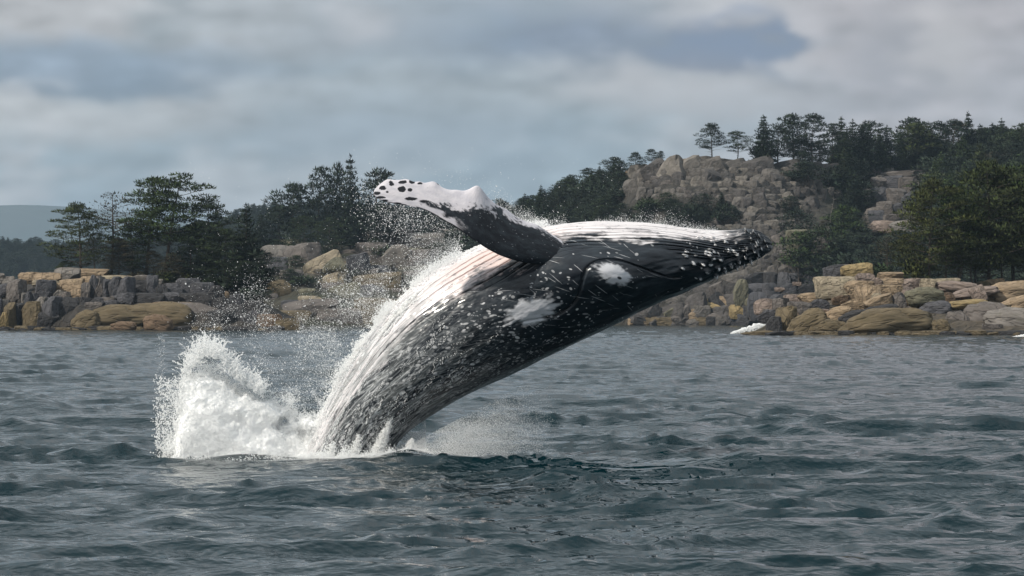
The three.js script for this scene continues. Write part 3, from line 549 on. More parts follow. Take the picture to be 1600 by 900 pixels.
// ---- the islet's blocks: x0, y0, x1, y1 in the photograph, metres behind its shore, tone: sunlit tops tan, shaded fronts painted slate and dark
{
  const g = group('islet_rocks', new THREE.Vector3(-65, 0, -630)); tag(g, 'heap of dark and tan granite blocks forming the left islet\'s seaward face', 'rock outcrop');
  const px = (a) => a.map((v, k) => k % 2 ? 400 + v / 5.333 : v / 5.333);
  for (const [a, b, c, e, back, tone, opt] of [
    [0, 480, 62, 612, 0, 'gold'], [0, 375, 62, 490, 6, 'grey'], [0, 240, 75, 335, 16, 'slate'], [62, 215, 190, 420, 9, 'mauve', { thick: .8 }], [62, 405, 130, 610, 2, 'olive'], [118, 420, 200, 612, 4, 'dark'], [178, 318, 216, 425, 8, 'grey'], [214, 310, 256, 432, 8, 'slate'], [254, 318, 312, 410, 9, 'slate'],  // the gold block paints sunlight on the left end
    [190, 400, 322, 615, 2, 'olive', { thick: .7 }], [310, 355, 385, 495, 4, 'grey'], [365, 365, 485, 612, 3, 'slate'], [478, 365, 620, 612, 4, 'dark', { thick: .6 }], [600, 370, 775, 612, 5, 'dark', { thick: .6 }], [320, 480, 470, 615, 1, 'dark'],  // the dark wall blocks take their shadow as colour
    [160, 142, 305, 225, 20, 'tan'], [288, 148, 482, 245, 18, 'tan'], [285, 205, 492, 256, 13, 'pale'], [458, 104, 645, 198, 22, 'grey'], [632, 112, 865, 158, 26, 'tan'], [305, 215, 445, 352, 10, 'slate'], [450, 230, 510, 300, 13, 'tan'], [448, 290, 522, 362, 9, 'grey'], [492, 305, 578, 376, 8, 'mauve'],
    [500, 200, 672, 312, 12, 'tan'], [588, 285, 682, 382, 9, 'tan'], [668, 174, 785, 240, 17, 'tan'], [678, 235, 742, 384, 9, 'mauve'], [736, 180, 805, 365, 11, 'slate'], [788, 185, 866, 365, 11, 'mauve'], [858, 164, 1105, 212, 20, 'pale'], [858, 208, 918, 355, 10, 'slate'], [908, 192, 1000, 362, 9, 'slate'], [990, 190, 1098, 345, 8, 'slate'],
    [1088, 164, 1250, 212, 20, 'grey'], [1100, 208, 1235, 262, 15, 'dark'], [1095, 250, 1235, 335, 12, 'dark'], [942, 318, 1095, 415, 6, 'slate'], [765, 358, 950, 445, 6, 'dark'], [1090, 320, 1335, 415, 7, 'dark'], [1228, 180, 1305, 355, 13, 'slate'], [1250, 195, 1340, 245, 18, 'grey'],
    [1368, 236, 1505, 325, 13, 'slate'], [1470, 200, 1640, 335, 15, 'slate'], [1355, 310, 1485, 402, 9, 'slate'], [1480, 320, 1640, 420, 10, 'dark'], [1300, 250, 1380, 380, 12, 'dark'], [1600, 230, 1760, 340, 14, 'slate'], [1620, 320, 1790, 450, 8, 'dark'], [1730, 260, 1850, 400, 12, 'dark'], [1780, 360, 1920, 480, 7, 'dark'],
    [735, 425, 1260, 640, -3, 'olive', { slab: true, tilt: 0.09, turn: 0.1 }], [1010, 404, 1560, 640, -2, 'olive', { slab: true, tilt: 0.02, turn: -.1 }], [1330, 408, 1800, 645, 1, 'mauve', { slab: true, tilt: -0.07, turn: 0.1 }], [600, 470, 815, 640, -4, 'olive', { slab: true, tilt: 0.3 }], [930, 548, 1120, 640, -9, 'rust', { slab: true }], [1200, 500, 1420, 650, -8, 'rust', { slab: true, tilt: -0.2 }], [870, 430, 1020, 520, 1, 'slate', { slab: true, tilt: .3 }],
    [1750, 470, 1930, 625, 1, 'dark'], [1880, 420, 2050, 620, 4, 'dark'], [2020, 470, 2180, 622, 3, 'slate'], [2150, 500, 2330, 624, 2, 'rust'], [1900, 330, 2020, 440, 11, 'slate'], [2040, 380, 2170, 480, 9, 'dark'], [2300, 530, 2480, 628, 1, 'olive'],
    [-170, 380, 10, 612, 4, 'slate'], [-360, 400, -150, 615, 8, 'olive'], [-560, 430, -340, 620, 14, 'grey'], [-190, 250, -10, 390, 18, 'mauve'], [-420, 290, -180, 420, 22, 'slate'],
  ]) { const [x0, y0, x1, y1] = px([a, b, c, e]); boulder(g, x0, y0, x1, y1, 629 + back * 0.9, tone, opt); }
  const r = rng(71);
  for (let i = 0; i < 50; i++) { const x = -40 + 480 * (i + r()) / 50, w = 6 + 10 * r(), h = 2.5 + 4 * r(); boulder(g, x - w, 516 - h, x + w, 518.5, 626 - 2 * r(), r() < 0.65 ? 'dark' : 'olive', { name: 'stone' }); }
  for (let i = 0; i < 70; i++) {                    // small stones on the ledges
    const x = -40 + 420 * r(), y = 425 + 60 * r(), s = 5 + 9 * r(), q = islet.find(x, y), d = -q.z - 1.5;
    boulder(g, x - s * (0.7 + 0.5 * r()), y - s * 0.4, x + s, y + s * 0.5, d, ['mauve', 'slate', 'tan', 'grey'][Math.floor(r() * 4)], { name: 'stone' });
  }
}
// ---- the right point's blocks
{
  const g = group('point_rocks', new THREE.Vector3(48, 0, -470)); tag(g, 'sunlit tan granite slabs and rounded blocks stacked along the right shore', 'rock outcrop');
  const K = 1600 / 440;
  for (const [a, b, c, e, back, tone, opt] of [
    [438, 198, 628, 308, 22, 'pale', { thick: .8 }], [575, 122, 728, 185, 34, 'gold', { tilt: 0.12 }], [478, 128, 610, 205, 36, 'slate'], [540, 122, 640, 150, 40, 'grey'], [648, 176, 745, 235, 30, 'pink'], [786, 166, 915, 200, 36, 'tan'], [728, 200, 795, 250, 28, 'pink'], [778, 204, 945, 256, 29, 'tan'], [898, 203, 1024, 258, 29, 'pink'], [1018, 206, 1094, 262, 28, 'pale'], [1085, 203, 1225, 240, 34, 'pale'], [1098, 218, 1340, 285, 28, 'pink', { slab: true }],
    [592, 222, 735, 315, 22, 'tan'], [652, 250, 705, 348, 18, 'tan'], [688, 248, 782, 352, 17, 'tan'], [738, 288, 785, 340, 14, 'pale'], [774, 246, 905, 326, 19, 'tan'], [850, 256, 985, 335, 19, 'pink'], [688, 310, 865, 390, 12, 'tan', { tilt: 0.22 }], [945, 258, 1155, 365, 15, 'moss', { slab: true }], [856, 288, 925, 375, 13, 'mauve'], [920, 296, 1000, 350, 16, 'tan'],
    [1145, 326, 1395, 372, 14, 'gold', { slab: true, tilt: 0.08 }], [1125, 285, 1205, 340, 20, 'rust'], [1195, 256, 1460, 315, 22, 'pink', { slab: true, tilt: 0.15 }], [1385, 226, 1720, 360, 24, 'tan', { slab: true, tilt: 0.05 }], [1310, 250, 1380, 330, 19, 'pink', { tilt: 0.4 }], [1470, 305, 1730, 405, 16, 'tan', { slab: true, tilt: 0.2 }], [1290, 350, 1560, 530, 7, 'mauve', { slab: true, tilt: -0.25 }], [1420, 380, 1760, 540, 4, 'grey', { slab: true, tilt: -0.1 }], [1160, 395, 1300, 535, 8, 'mauve', { slab: true, tilt: -.5 }], [1030, 335, 1190, 425, 12, 'slate', { slab: true }],
    [600, 385, 1100, 560, 0, 'olive', { slab: true, tilt: 0.12 }], [1060, 440, 1180, 540, 2, 'olive', { slab: true }], [438, 445, 615, 540, 1, 'olive', { slab: true }], [275, 400, 490, 540, 3, 'olive', { slab: true, tilt: 0.5 }], [485, 366, 630, 455, 8, 'tan', { slab: true, tilt: 0.2 }], [575, 330, 690, 380, 12, 'tan'], [560, 390, 700, 450, 6, 'dark', { slab: true, tilt: .3 }], [700, 355, 880, 400, 8, 'dark', { slab: true, tilt: .15 }], [380, 440, 460, 535, 4, 'dark'],
    [78, 322, 185, 400, 26, 'pink'], [180, 318, 255, 395, 25, 'mauve'], [242, 298, 345, 362, 26, 'pink'], [332, 286, 475, 335, 26, 'tan'], [278, 342, 395, 435, 18, 'mauve'], [378, 326, 485, 395, 20, 'slate'], [198, 368, 292, 535, 10, 'olive'], [148, 428, 215, 535, 8, 'dark'], [248, 400, 325, 475, 12, 'rust'], [100, 385, 200, 450, 20, 'slate'], [520, 300, 610, 350, 20, 'rust'], [400, 385, 490, 430, 16, 'rust'],
    [10, 500, 200, 530, 4, 'olive', { slab: true }], [1700, 250, 1950, 400, 20, 'tan', { slab: true }], [1720, 380, 2000, 540, 5, 'mauve', { slab: true }], [1930, 300, 2250, 540, 10, 'pink', { slab: true }], [2200, 330, 2600, 540, 14, 'mauve', { slab: true }],
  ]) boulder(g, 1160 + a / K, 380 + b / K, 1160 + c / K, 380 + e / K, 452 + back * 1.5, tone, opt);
  const r = rng(72);
  for (let i = 0; i < 46; i++) { const x = 1205 + 420 * (i + r()) / 46, w = 7 + 12 * r(), h = 3 + 4 * r(); boulder(g, x - w, 524.5 - h, x + w, 528, 453 - 3 * r(), r() < 0.6 ? 'dark' : 'olive', { name: 'stone' }); }
  for (let i = 0; i < 70; i++) {
    const x = 1200 + 400 * r(), y = mix(442, 515, r()) , s = 5 + 9 * r(), q = point.find(x, Math.max(y, point.at(x)[0] + 3)), d = -q.z - 1;
    boulder(g, x - s, y - s * 0.45, x + s, y + s * 0.45, d, ['tan', 'pink', 'mauve', 'olive', 'rust'][Math.floor(r() * 5)], { name: 'stone' });
  }
}
// ---- the cliff's blocks and the ledges of the mainland
{
  const r = rng(73), g = group('cliff_rocks', new THREE.Vector3(66, 0, -1000)); tag(g, 'weathered pinkish grey blocks of the bare cliff above the whale\'s head', 'cliff face');
  let n = 0;
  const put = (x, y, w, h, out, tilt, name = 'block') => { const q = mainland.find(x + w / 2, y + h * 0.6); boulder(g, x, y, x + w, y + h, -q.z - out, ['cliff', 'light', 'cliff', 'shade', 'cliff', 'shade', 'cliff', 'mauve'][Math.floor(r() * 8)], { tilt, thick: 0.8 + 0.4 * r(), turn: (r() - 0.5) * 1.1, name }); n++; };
  for (const [x, y, w, h, t] of [[1010, 254, 30, 34, .5], [1036, 252, 36, 40, .45], [1066, 250, 34, 36, .4], [1094, 250, 36, 32, .3], [1160, 251, 48, 34, .3], [1204, 254, 46, 28, .2], [1128, 253, 40, 30, .3], [1246, 256, 40, 24, .1], [990, 268, 30, 28, .4], [1276, 258, 34, 26, .1]]) put(x, y, w, h, -1.5, t, 'slab');
  n = 0;
  for (let y = 266; y < 432 && n < 292; y += 8 + 4 * r()) {
    const xa = y < 300 ? mix(985, 962, (y - 256) / 44) : y < 340 ? 1000 + (y - 300) * 1.8 : 1085, xb = mix(1312, 1235, sstep(270, 360, y)), lean = 0.5 * N3(y * 0.03, 2, 8);
    for (let x = xa + r() * 10; x < xb; ) {
      const w = 9 + 13 * r() * (0.4 + r()), h = w * (0.55 + 0.75 * r()), bushy = x < 1125 && y > 308 && N3(x * 0.02, y * 0.03, 4) > -0.15;
      if (!bushy && n < 292) put(x, y - h * 0.4 * r(), w, h, -0.8 + 1.8 * r(), lean + (r() - 0.5) * 0.5);
      x += w * (0.82 + 0.4 * r());
    }
  }
  const s = group('shore_cliff', new THREE.Vector3(80, 0, -990)); tag(s, 'shadowed blue grey rock wall at the waterline behind the right point', 'rock wall');  // shade on this wall is painted by its slate and dark tones
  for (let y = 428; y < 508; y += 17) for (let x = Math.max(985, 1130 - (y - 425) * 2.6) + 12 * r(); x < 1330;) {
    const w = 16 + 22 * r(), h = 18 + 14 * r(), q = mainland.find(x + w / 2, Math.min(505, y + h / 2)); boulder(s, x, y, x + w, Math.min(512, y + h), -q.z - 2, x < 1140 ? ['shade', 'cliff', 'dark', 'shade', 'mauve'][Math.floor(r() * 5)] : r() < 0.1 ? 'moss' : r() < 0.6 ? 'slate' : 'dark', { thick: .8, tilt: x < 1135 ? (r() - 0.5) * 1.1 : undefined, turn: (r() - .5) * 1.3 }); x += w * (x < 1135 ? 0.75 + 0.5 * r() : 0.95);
  }
  const l = group('shore_rocks', new THREE.Vector3(42, 0, -990)); tag(l, 'low golden and grey rocks along the far waterline under the whale\'s head', 'shore rocks');  // low sun on these rocks is put into the gold and tan tones
  for (const [a, b, c, e, tone] of [[1066, 482, 1112, 498, 'tan'], [1094, 470, 1142, 492, 'gold'], [1120, 464, 1140, 480, 'tan'], [1142, 478, 1165, 498, 'gold'], [1050, 494, 1080, 508, 'mauve'], [1078, 494, 1110, 508, 'olive'], [1108, 490, 1140, 508, 'mauve'], [1136, 492, 1165, 509, 'slate'], [1160, 490, 1200, 509, 'mauve'], [1010, 496, 1050, 508, 'olive'], [985, 498, 1015, 509, 'tan'], [1148, 440, 1166, 478, 'moss'], [1190, 470, 1215, 505, 'slate'], [1170, 460, 1195, 498, 'slate'], [1040, 482, 1068, 497, 'moss']]) { const q = mainland.find((a + c) / 2, Math.min(506, e - 2)); boulder(l, a, b, c, e, -q.z - 1.5, tone); }
  const m = group('hillside_ledge', new THREE.Vector3(-70, 0, -1000)); tag(m, 'grey ledges and pale fallen slabs on the hillside left of the whale', 'rock ledge');
  for (const [a, b, c, e, tone, tilt] of [[478, 402, 530, 432, 'pale', .45], [506, 408, 538, 436, 'moss', .6], [500, 430, 536, 450, 'pale', .2], [468, 463, 498, 473, 'pale', 0], [408, 386, 450, 420, 'grey', 0], [448, 384, 494, 420, 'mauve', 0.1], [412, 376, 470, 396, 'moss', .05], [530, 362, 602, 384, 'grey', 0], [606, 362, 642, 388, 'mauve', 0.1], [516, 446, 560, 468, 'moss', .2], [440, 424, 470, 446, 'mauve', 0], [420, 404, 446, 430, 'slate', 0], [560, 382, 600, 412, 'mauve', 0], [600, 386, 640, 420, 'grey', .1], [640, 366, 690, 388, 'grey', 0], [545, 400, 575, 430, 'slate', .2], [640, 392, 680, 416, 'mauve', 0], [418, 440, 450, 464, 'olive', .1], [450, 470, 520, 492, 'mauve', .1], [560, 430, 620, 456, 'olive', .1], [430, 488, 480, 510, 'olive', 0], [500, 484, 560, 510, 'mauve', 0], [560, 470, 610, 508, 'olive', 0], [690, 360, 740, 384, 'grey', 0]]) { const q = mainland.find((a + c) / 2, Math.min(504, e - 3)); boulder(m, a, b, c, e, -q.z - 1.5, tone, { tilt }); }
  for (let i = 0; i < 60; i++) { const x = 400 + 300 * r(), y = 390 + 110 * r(), w = 8 + 14 * r(), q = mainland.find(x, y); boulder(m, x - w, y - w * 0.4, x + w, y + w * 0.4, -q.z - 1, ['mauve', 'olive', 'moss', 'slate', 'grey'][Math.floor(r() * 5)], { name: 'stone' }); }
  const u = group('upper_outcrop', new THREE.Vector3(110, 0, -1080)); tag(u, 'shadowed grey outcrop among the trees on the hill at the right', 'rock outcrop');
  for (let y = 264; y < 356; y += 9 + 3 * r()) for (let x = (y < 300 ? 1296 : 1345) + 10 * r(); x < 1452;) { const w = 10 + 16 * r() * r() + 4, h = w * (0.5 + 0.6 * r()); if (N3(x * 0.02, y * 0.04, 14) > -0.22) { const q = mainland.find(x + w / 2, y + h / 2); boulder(u, x, y, x + w, y + h, -q.z - 4, ['cliff', 'shade', 'mauve', 'cliff', 'light'][Math.floor(r() * 5)], { tilt: 0.3 * N3(x * .03, y * .03, 1) + (r() - .5) * .3, name: 'block' }); } x += w * 0.9; }
  for (const [a, b, c, e, tone] of [[1372, 268, 1440, 280, 'mauve'], [1362, 278, 1384, 298, 'mauve'], [1380, 276, 1412, 296, 'slate'], [1408, 279, 1432, 302, 'mauve'], [1366, 294, 1392, 318, 'slate'], [1390, 296, 1416, 318, 'mauve'], [1414, 300, 1440, 326, 'slate'], [1372, 316, 1394, 338, 'mauve'], [1392, 318, 1424, 336, 'slate'], [1360, 330, 1380, 348, 'slate'], [1384, 336, 1410, 352, 'mauve'], [1410, 330, 1436, 350, 'slate'], [1362, 345, 1398, 362, 'pink'], [1395, 346, 1432, 362, 'grey'], [1440, 284, 1462, 310, 'slate'], [1255, 355, 1296, 378, 'grey'], [1232, 362, 1262, 392, 'moss'], [1222, 392, 1250, 408, 'mauve'], [1270, 372, 1292, 396, 'mauve']]) { const q = mainland.find((a + c) / 2, e); boulder(u, a, b, c, e, -q.z - 7, tone); }
}

// ---------------------------------------------------------------- trees: trunk and limbs, crown of needle tufts
const barkMat = new THREE.MeshStandardMaterial({ name: 'pine bark', color: new THREE.Color(0.075, 0.06, 0.05), roughness: 0.95, map: graniteTex });
const deadMat = new THREE.MeshStandardMaterial({ name: 'bleached dead wood', color: new THREE.Color(0.2, 0.185, 0.17), roughness: 0.95, map: graniteTex });
const leafMats = [[0.021, 0.034, 0.014], [0.028, 0.046, 0.012], [0.034, 0.045, 0.013], [0.0155, 0.026, 0.0165], [0.046, 0.053, 0.014], [0.05, 0.043, 0.027]].map((c, i) => new THREE.MeshStandardMaterial({ name: 'needles', color: new THREE.Color().setRGB(...c), roughness: 1, vertexColors: true, side: THREE.DoubleSide }));
class Tufts {
  constructor(r) { this.r = r; this.p = []; this.c = []; this.n = []; }
  // a pad of needles: flattened clump at (x, y, z)
  pad(x, y, z, rx, ry, rz, n, size, tone = 1) {
    const r = this.r;
    for (let i = 0; i < n; i++) {
      const a = r() * 6.283, u = r() * 2 - 1, q = Math.sqrt(1 - u * u), k = Math.cbrt(0.15 + 0.85 * r());
      const cx = x + rx * k * q * Math.cos(a), cy = y + ry * k * (u < 0 ? u * 0.55 : u), cz = z + rz * k * q * Math.sin(a);
      const b = tone * (0.6 + 0.8 * r());
      const dx = Math.cos(a) * q * 0.8 + (r() - 0.5), dy = 0.55 * u + 0.45 + 0.5 * (r() - 0.5), dz = Math.sin(a) * q * 0.8 + (r() - 0.5), l = 1.45 * size * (0.7 + 0.8 * r()) / Math.hypot(dx, dy, dz), w = size * 0.52;
      const wx = (r() - 0.5) * 2 * w, wy = (r() - 0.5) * w, wz = (r() - 0.5) * 2 * w;
      const ex = dx * l, ey = dy * l, ez = dz * l; let nx = wy * ez - wz * ey, ny = wz * ex - wx * ez, nz = wx * ey - wy * ex; const nl = Math.hypot(nx, ny, nz) || 1;
      let qx = q * Math.cos(a), qy = u + 0.35, qz = q * Math.sin(a); const out = nx * qx + ny * qy + nz * qz < 0 ? -1 : 1, f = 0.55 * out / nl;
      qx += nx * f; qy += ny * f; qz += nz * f; const ql = Math.hypot(qx, qy, qz); for (let k2 = 0; k2 < 3; k2++) this.n.push(qx / ql, qy / ql, qz / ql);
      this.p.push(cx - wx * out, cy - wy * out, cz - wz * out, cx + wx * out, cy + wy * out, cz + wz * out, cx + ex, cy + ey, cz + ez);
      for (let k2 = 0; k2 < 3; k2++) this.c.push(b, b * (0.96 + 0.08 * (i % 3)), b * 0.95);
    }
  }
  geo() {
    const g = new THREE.BufferGeometry(); g.setAttribute('position', new THREE.Float32BufferAttribute(this.p, 3)); g.setAttribute('color', new THREE.Float32BufferAttribute(this.c, 3));
    g.setAttribute('normal', new THREE.Float32BufferAttribute(this.n, 3)); return g;
  }
}
function limb(list, a, b, r0, r1, sag = 0, seg = 5, sides = 5) {
  const mid = a.clone().lerp(b, 0.5); mid.y += sag; const c = new THREE.QuadraticBezierCurve3(a, mid, b), g = new THREE.TubeGeometry(c, seg, 1, sides, false), p = g.attributes.position, q = new THREE.Vector3();
  for (let j = 0; j <= seg; j++) { c.getPointAt(j / seg, q); const rr = mix(r0, r1, j / seg); for (let i = 0; i <= sides; i++) { const k = j * (sides + 1) + i; p.setXYZ(k, q.x + (p.getX(k) - q.x) * rr, q.y + (p.getY(k) - q.y) * rr, q.z + (p.getZ(k) - q.z) * rr); } }
  list.push(g);
}
// every tree is one metre high here and scaled where it stands; detail: number of tufts in a pad
function pineProto(seed, { bare = 0.4, width = 0.32, lean = 0.05, flat = 0.5, pads = 30, tufts = 60, dome = 0.6, sparse = 0, tone = 1, size = 0.026 }) {
  const r = rng(seed), w = [], t = new Tufts(r), bend = (r() - 0.5) * 0.08;
  const tr = (y) => new THREE.Vector3(lean * y * y + bend * Math.sin(y * 3), y, 0.4 * bend * Math.sin(y * 4 + 1));
  const N = 7; for (let i = 0; i < N; i++) limb(w, tr(i / N * 0.97 - (i ? 0 : 0.04)), tr((i + 1) / N * 0.97), 0.02 * (1 - i / N * 0.85), 0.02 * (1 - (i + 1) / N * 0.85), 0, 2, 6);
  for (let i = 0; i < pads; i++) {
    const f = (i + r() * 0.8) / pads, y = bare + (0.985 - bare) * f; if (r() < sparse) continue;
    const prof = Math.pow(Math.sin(Math.PI * clamp(0.12 + 0.86 * Math.pow(f, dome), 0, 1)), 0.7) * (0.55 + 0.65 * r());
    const a = i * 2.4 + r() * 1.3, reach = width * prof * (f > 0.93 ? 0.35 : 1), o = tr(y - 0.02), e = new THREE.Vector3(o.x + Math.cos(a) * reach + 0.25 * lean * reach, y + reach * (0.12 + 0.2 * (r() - 0.4)), o.z + Math.sin(a) * reach);
    limb(w, o, e, 0.006 * (1.2 - f), 0.0015, -0.02 * r(), 3, 4);
    const s = 0.055 + 0.085 * (0.4 + 0.6 * (1 - f)) * (0.6 + r() * 0.7);
    t.pad(e.x, e.y + 0.01, e.z, s * 1.2, s * flat * (0.5 + 0.4 * r()), s * 1.2, Math.round(tufts * (0.7 + 0.6 * r())), size, tone * (0.75 + 0.45 * r()));
    if (reach > 0.12) { const h = o.clone().lerp(e, 0.55); t.pad(h.x, h.y + 0.015, h.z, s, s * flat * 0.45, s, Math.round(tufts * 0.55), size, tone * (0.7 + 0.4 * r())); }
  }
  for (let i = 0; i < 7; i++) { const y = bare * (0.35 + 0.65 * r()), a = r() * 6.28, l = width * (0.25 + 0.4 * r()), o = tr(y); limb(w, o, new THREE.Vector3(o.x + Math.cos(a) * l, y - 0.02 + 0.06 * r(), o.z + Math.sin(a) * l), 0.004, 0.001, 0.01, 3, 4); }
  return { wood: mergeGeometries(w), crown: t.geo() };
}
function spruceProto(seed, { width = 0.17, tiers = 15, tufts = 26, bare = 0.1, ragged = 0.3, size = 0.03, tone = 1 }) {
  const r = rng(seed), w = [], t = new Tufts(r);
  limb(w, new THREE.Vector3(0, -0.04, 0), new THREE.Vector3((r() - 0.5) * 0.04, 0.98, 0), 0.016, 0.002, 0, 6, 6);
  for (let k = 0; k < tiers; k++) {
    const f = (k + r() * 0.5) / tiers, y = bare + (0.97 - bare) * f, R = width * Math.pow(1 - f, 0.8) * (1 - ragged + 2 * ragged * r()) + 0.012, m = Math.max(4, Math.round(8 * (1 - f)) + 2), ph = r() * 6.28;
    for (let i = 0; i < m; i++) {
      const a = ph + i / m * 6.283 + r() * 0.5, q = R * (0.65 + 0.5 * r());
      if (q > 0.05 && i % 2 === 0) limb(w, new THREE.Vector3(0, y, 0), new THREE.Vector3(Math.cos(a) * q, y - q * 0.25, Math.sin(a) * q), 0.003, 0.001, 0.01, 2, 3);
      for (const s of [0.45, 0.95]) t.pad(Math.cos(a) * q * s, y - q * s * 0.28, Math.sin(a) * q * s, 0.024 + q * 0.24, 0.016 + q * 0.09, 0.024 + q * 0.24, Math.round(tufts * (s < 0.5 ? 0.6 : 1) * (0.35 + R / width)), size * (0.6 + 0.5 * R / width), tone * (0.75 + 0.4 * r()));
    }
  }
  t.pad(0, 0.975, 0, 0.012, 0.03, 0.012, 14, size * 0.7);
  return { wood: mergeGeometries(w), crown: t.geo() };
}
function bushProto(seed, { pads = 16, tufts = 60, size = 0.07, tone = 1 }) {
  const r = rng(seed), w = [], t = new Tufts(r);
  for (let i = 0; i < pads; i++) { const a = r() * 6.28, q = 0.42 * Math.sqrt(r()), y = 0.2 + 0.6 * r() * (1 - q); limb(w, new THREE.Vector3(0, -0.05, 0), new THREE.Vector3(Math.cos(a) * q, y, Math.sin(a) * q), 0.02, 0.005, 0.05, 3, 4); t.pad(Math.cos(a) * q, y, Math.sin(a) * q, 0.2 + 0.1 * r(), 0.16, 0.2 + 0.1 * r(), tufts, size, tone * (0.7 + 0.5 * r())); }
  return { wood: mergeGeometries(w), crown: t.geo() };
}
function snagProto(seed) {
  const r = rng(seed), w = [], o = (y) => new THREE.Vector3(0.06 * Math.sin(y * 4), y, 0.03 * Math.sin(y * 6));
  for (let i = 0; i < 7; i++) limb(w, o(i / 7), o((i + 1) / 7), 0.016 * (1 - i / 8), 0.016 * (1 - (i + 1) / 8), 0, 2, 6);
  for (let i = 0; i < 16; i++) { const y = 0.25 + 0.7 * r(), a = r() * 6.28, l = 0.06 + 0.14 * r(), q = o(y); limb(w, q, new THREE.Vector3(q.x + Math.cos(a) * l, y + 0.05 * r(), q.z + Math.sin(a) * l), 0.005, 0.001, 0.02, 3, 4); }
  return { wood: mergeGeometries(w), crown: null };
}
const TREES = {
  // detailed, for the islet and the right-hand wood
  broad: pineProto(1, { bare: 0.28, width: 0.40, pads: 34, tufts: 150, flat: 0.42, lean: 0.08, size: 0.017 }), wind: pineProto(2, { bare: 0.36, width: 0.36, pads: 25, tufts: 190, flat: 0.34, lean: 0.14, size: 0.016 }), tall: pineProto(3, { bare: 0.34, width: 0.27, pads: 30, tufts: 170, flat: 0.5, lean: 0.10, size: 0.016 }),
  thin: pineProto(4, { bare: 0.46, width: 0.27, pads: 30, tufts: 26, flat: 0.5, sparse: 0.15, size: 0.017 }), bulky: pineProto(5, { bare: 0.16, width: 0.36, pads: 46, tufts: 130, flat: 0.5, dome: 0.8, size: 0.017 }), layered: pineProto(6, { bare: 0.2, width: 0.42, pads: 40, tufts: 170, flat: 0.34, lean: 0.05, size: 0.017 }),
  full: pineProto(15, { bare: 0.1, width: 0.4, pads: 56, tufts: 120, flat: 0.42, dome: 0.9, size: 0.018 }),
  // simpler, for the far hill
  umbrella: pineProto(7, { bare: 0.3, width: 0.44, pads: 26, tufts: 90, flat: 0.42, dome: 0.5, size: 0.026 }), round: pineProto(8, { bare: 0.32, width: 0.33, pads: 26, tufts: 80, flat: 0.6, dome: 0.6, size: 0.027 }), ragged: pineProto(9, { bare: 0.28, width: 0.3, pads: 22, tufts: 80, flat: 0.5, lean: 0.1, size: 0.027 }), oval: pineProto(10, { bare: 0.14, width: 0.3, pads: 30, tufts: 70, flat: 0.6, dome: 0.9, size: 0.028 }),
  spruce: spruceProto(11, { tiers: 19, ragged: 0.4 }), spire: spruceProto(12, { width: 0.12, tiers: 18, tufts: 20, ragged: 0.45 }), shaggy: spruceProto(13, { width: 0.21, tiers: 17, ragged: 0.6, tufts: 26 }), bush: bushProto(14, {}), snag: snagProto(16),
};
const protoTree = {};
function tree(kind, foot, height, label, { tone = 0, wide = 1, turn = 0, name, category, group: gp, wood } = {}) {
  const key = kind + tone + (wood ?? ''), nm = name ?? { spruce: 'spruce_tree', spire: 'spruce_tree', shaggy: 'spruce_tree', bush: 'shrub', snag: 'dead_tree' }[kind] ?? 'pine_tree';
  let o;
  if (protoTree[key]) { o = protoTree[key].clone(); } else {
    o = new THREE.Group(); const t = TREES[kind];
    mesh(nm === 'shrub' ? 'stems' : 'trunk', t.wood, kind === 'snag' || wood === 'dead' ? deadMat : barkMat, o);
    if (t.crown) mesh(nm === 'shrub' ? 'foliage' : 'crown', t.crown, leafMats[tone], o);
    protoTree[key] = o;
  }
  o.name = numbered(nm); o.position.copy(foot); o.rotation.set(0, turn, 0); o.scale.set(height * wide, height, height * wide);
  tag(o, label, category ?? (nm === 'shrub' ? 'shrub' : 'tree'), gp); scene.add(o); return o;
}
// a tree whose foot is seen at (x, base) on a hill and whose top reaches y = top
function stand(h, x, top, base, kind, label, opt = {}) {
  const q = h.find(x, Math.max(base, h.at(x)[0] + 1)); q.y -= 0.3; const d = -q.z, height = (HORIZON - top) / FOCAL * d + EYE - q.y;
  return tree(kind, q, height, label, { turn: (x * 1.7 + top) % 6.28, ...opt });
}
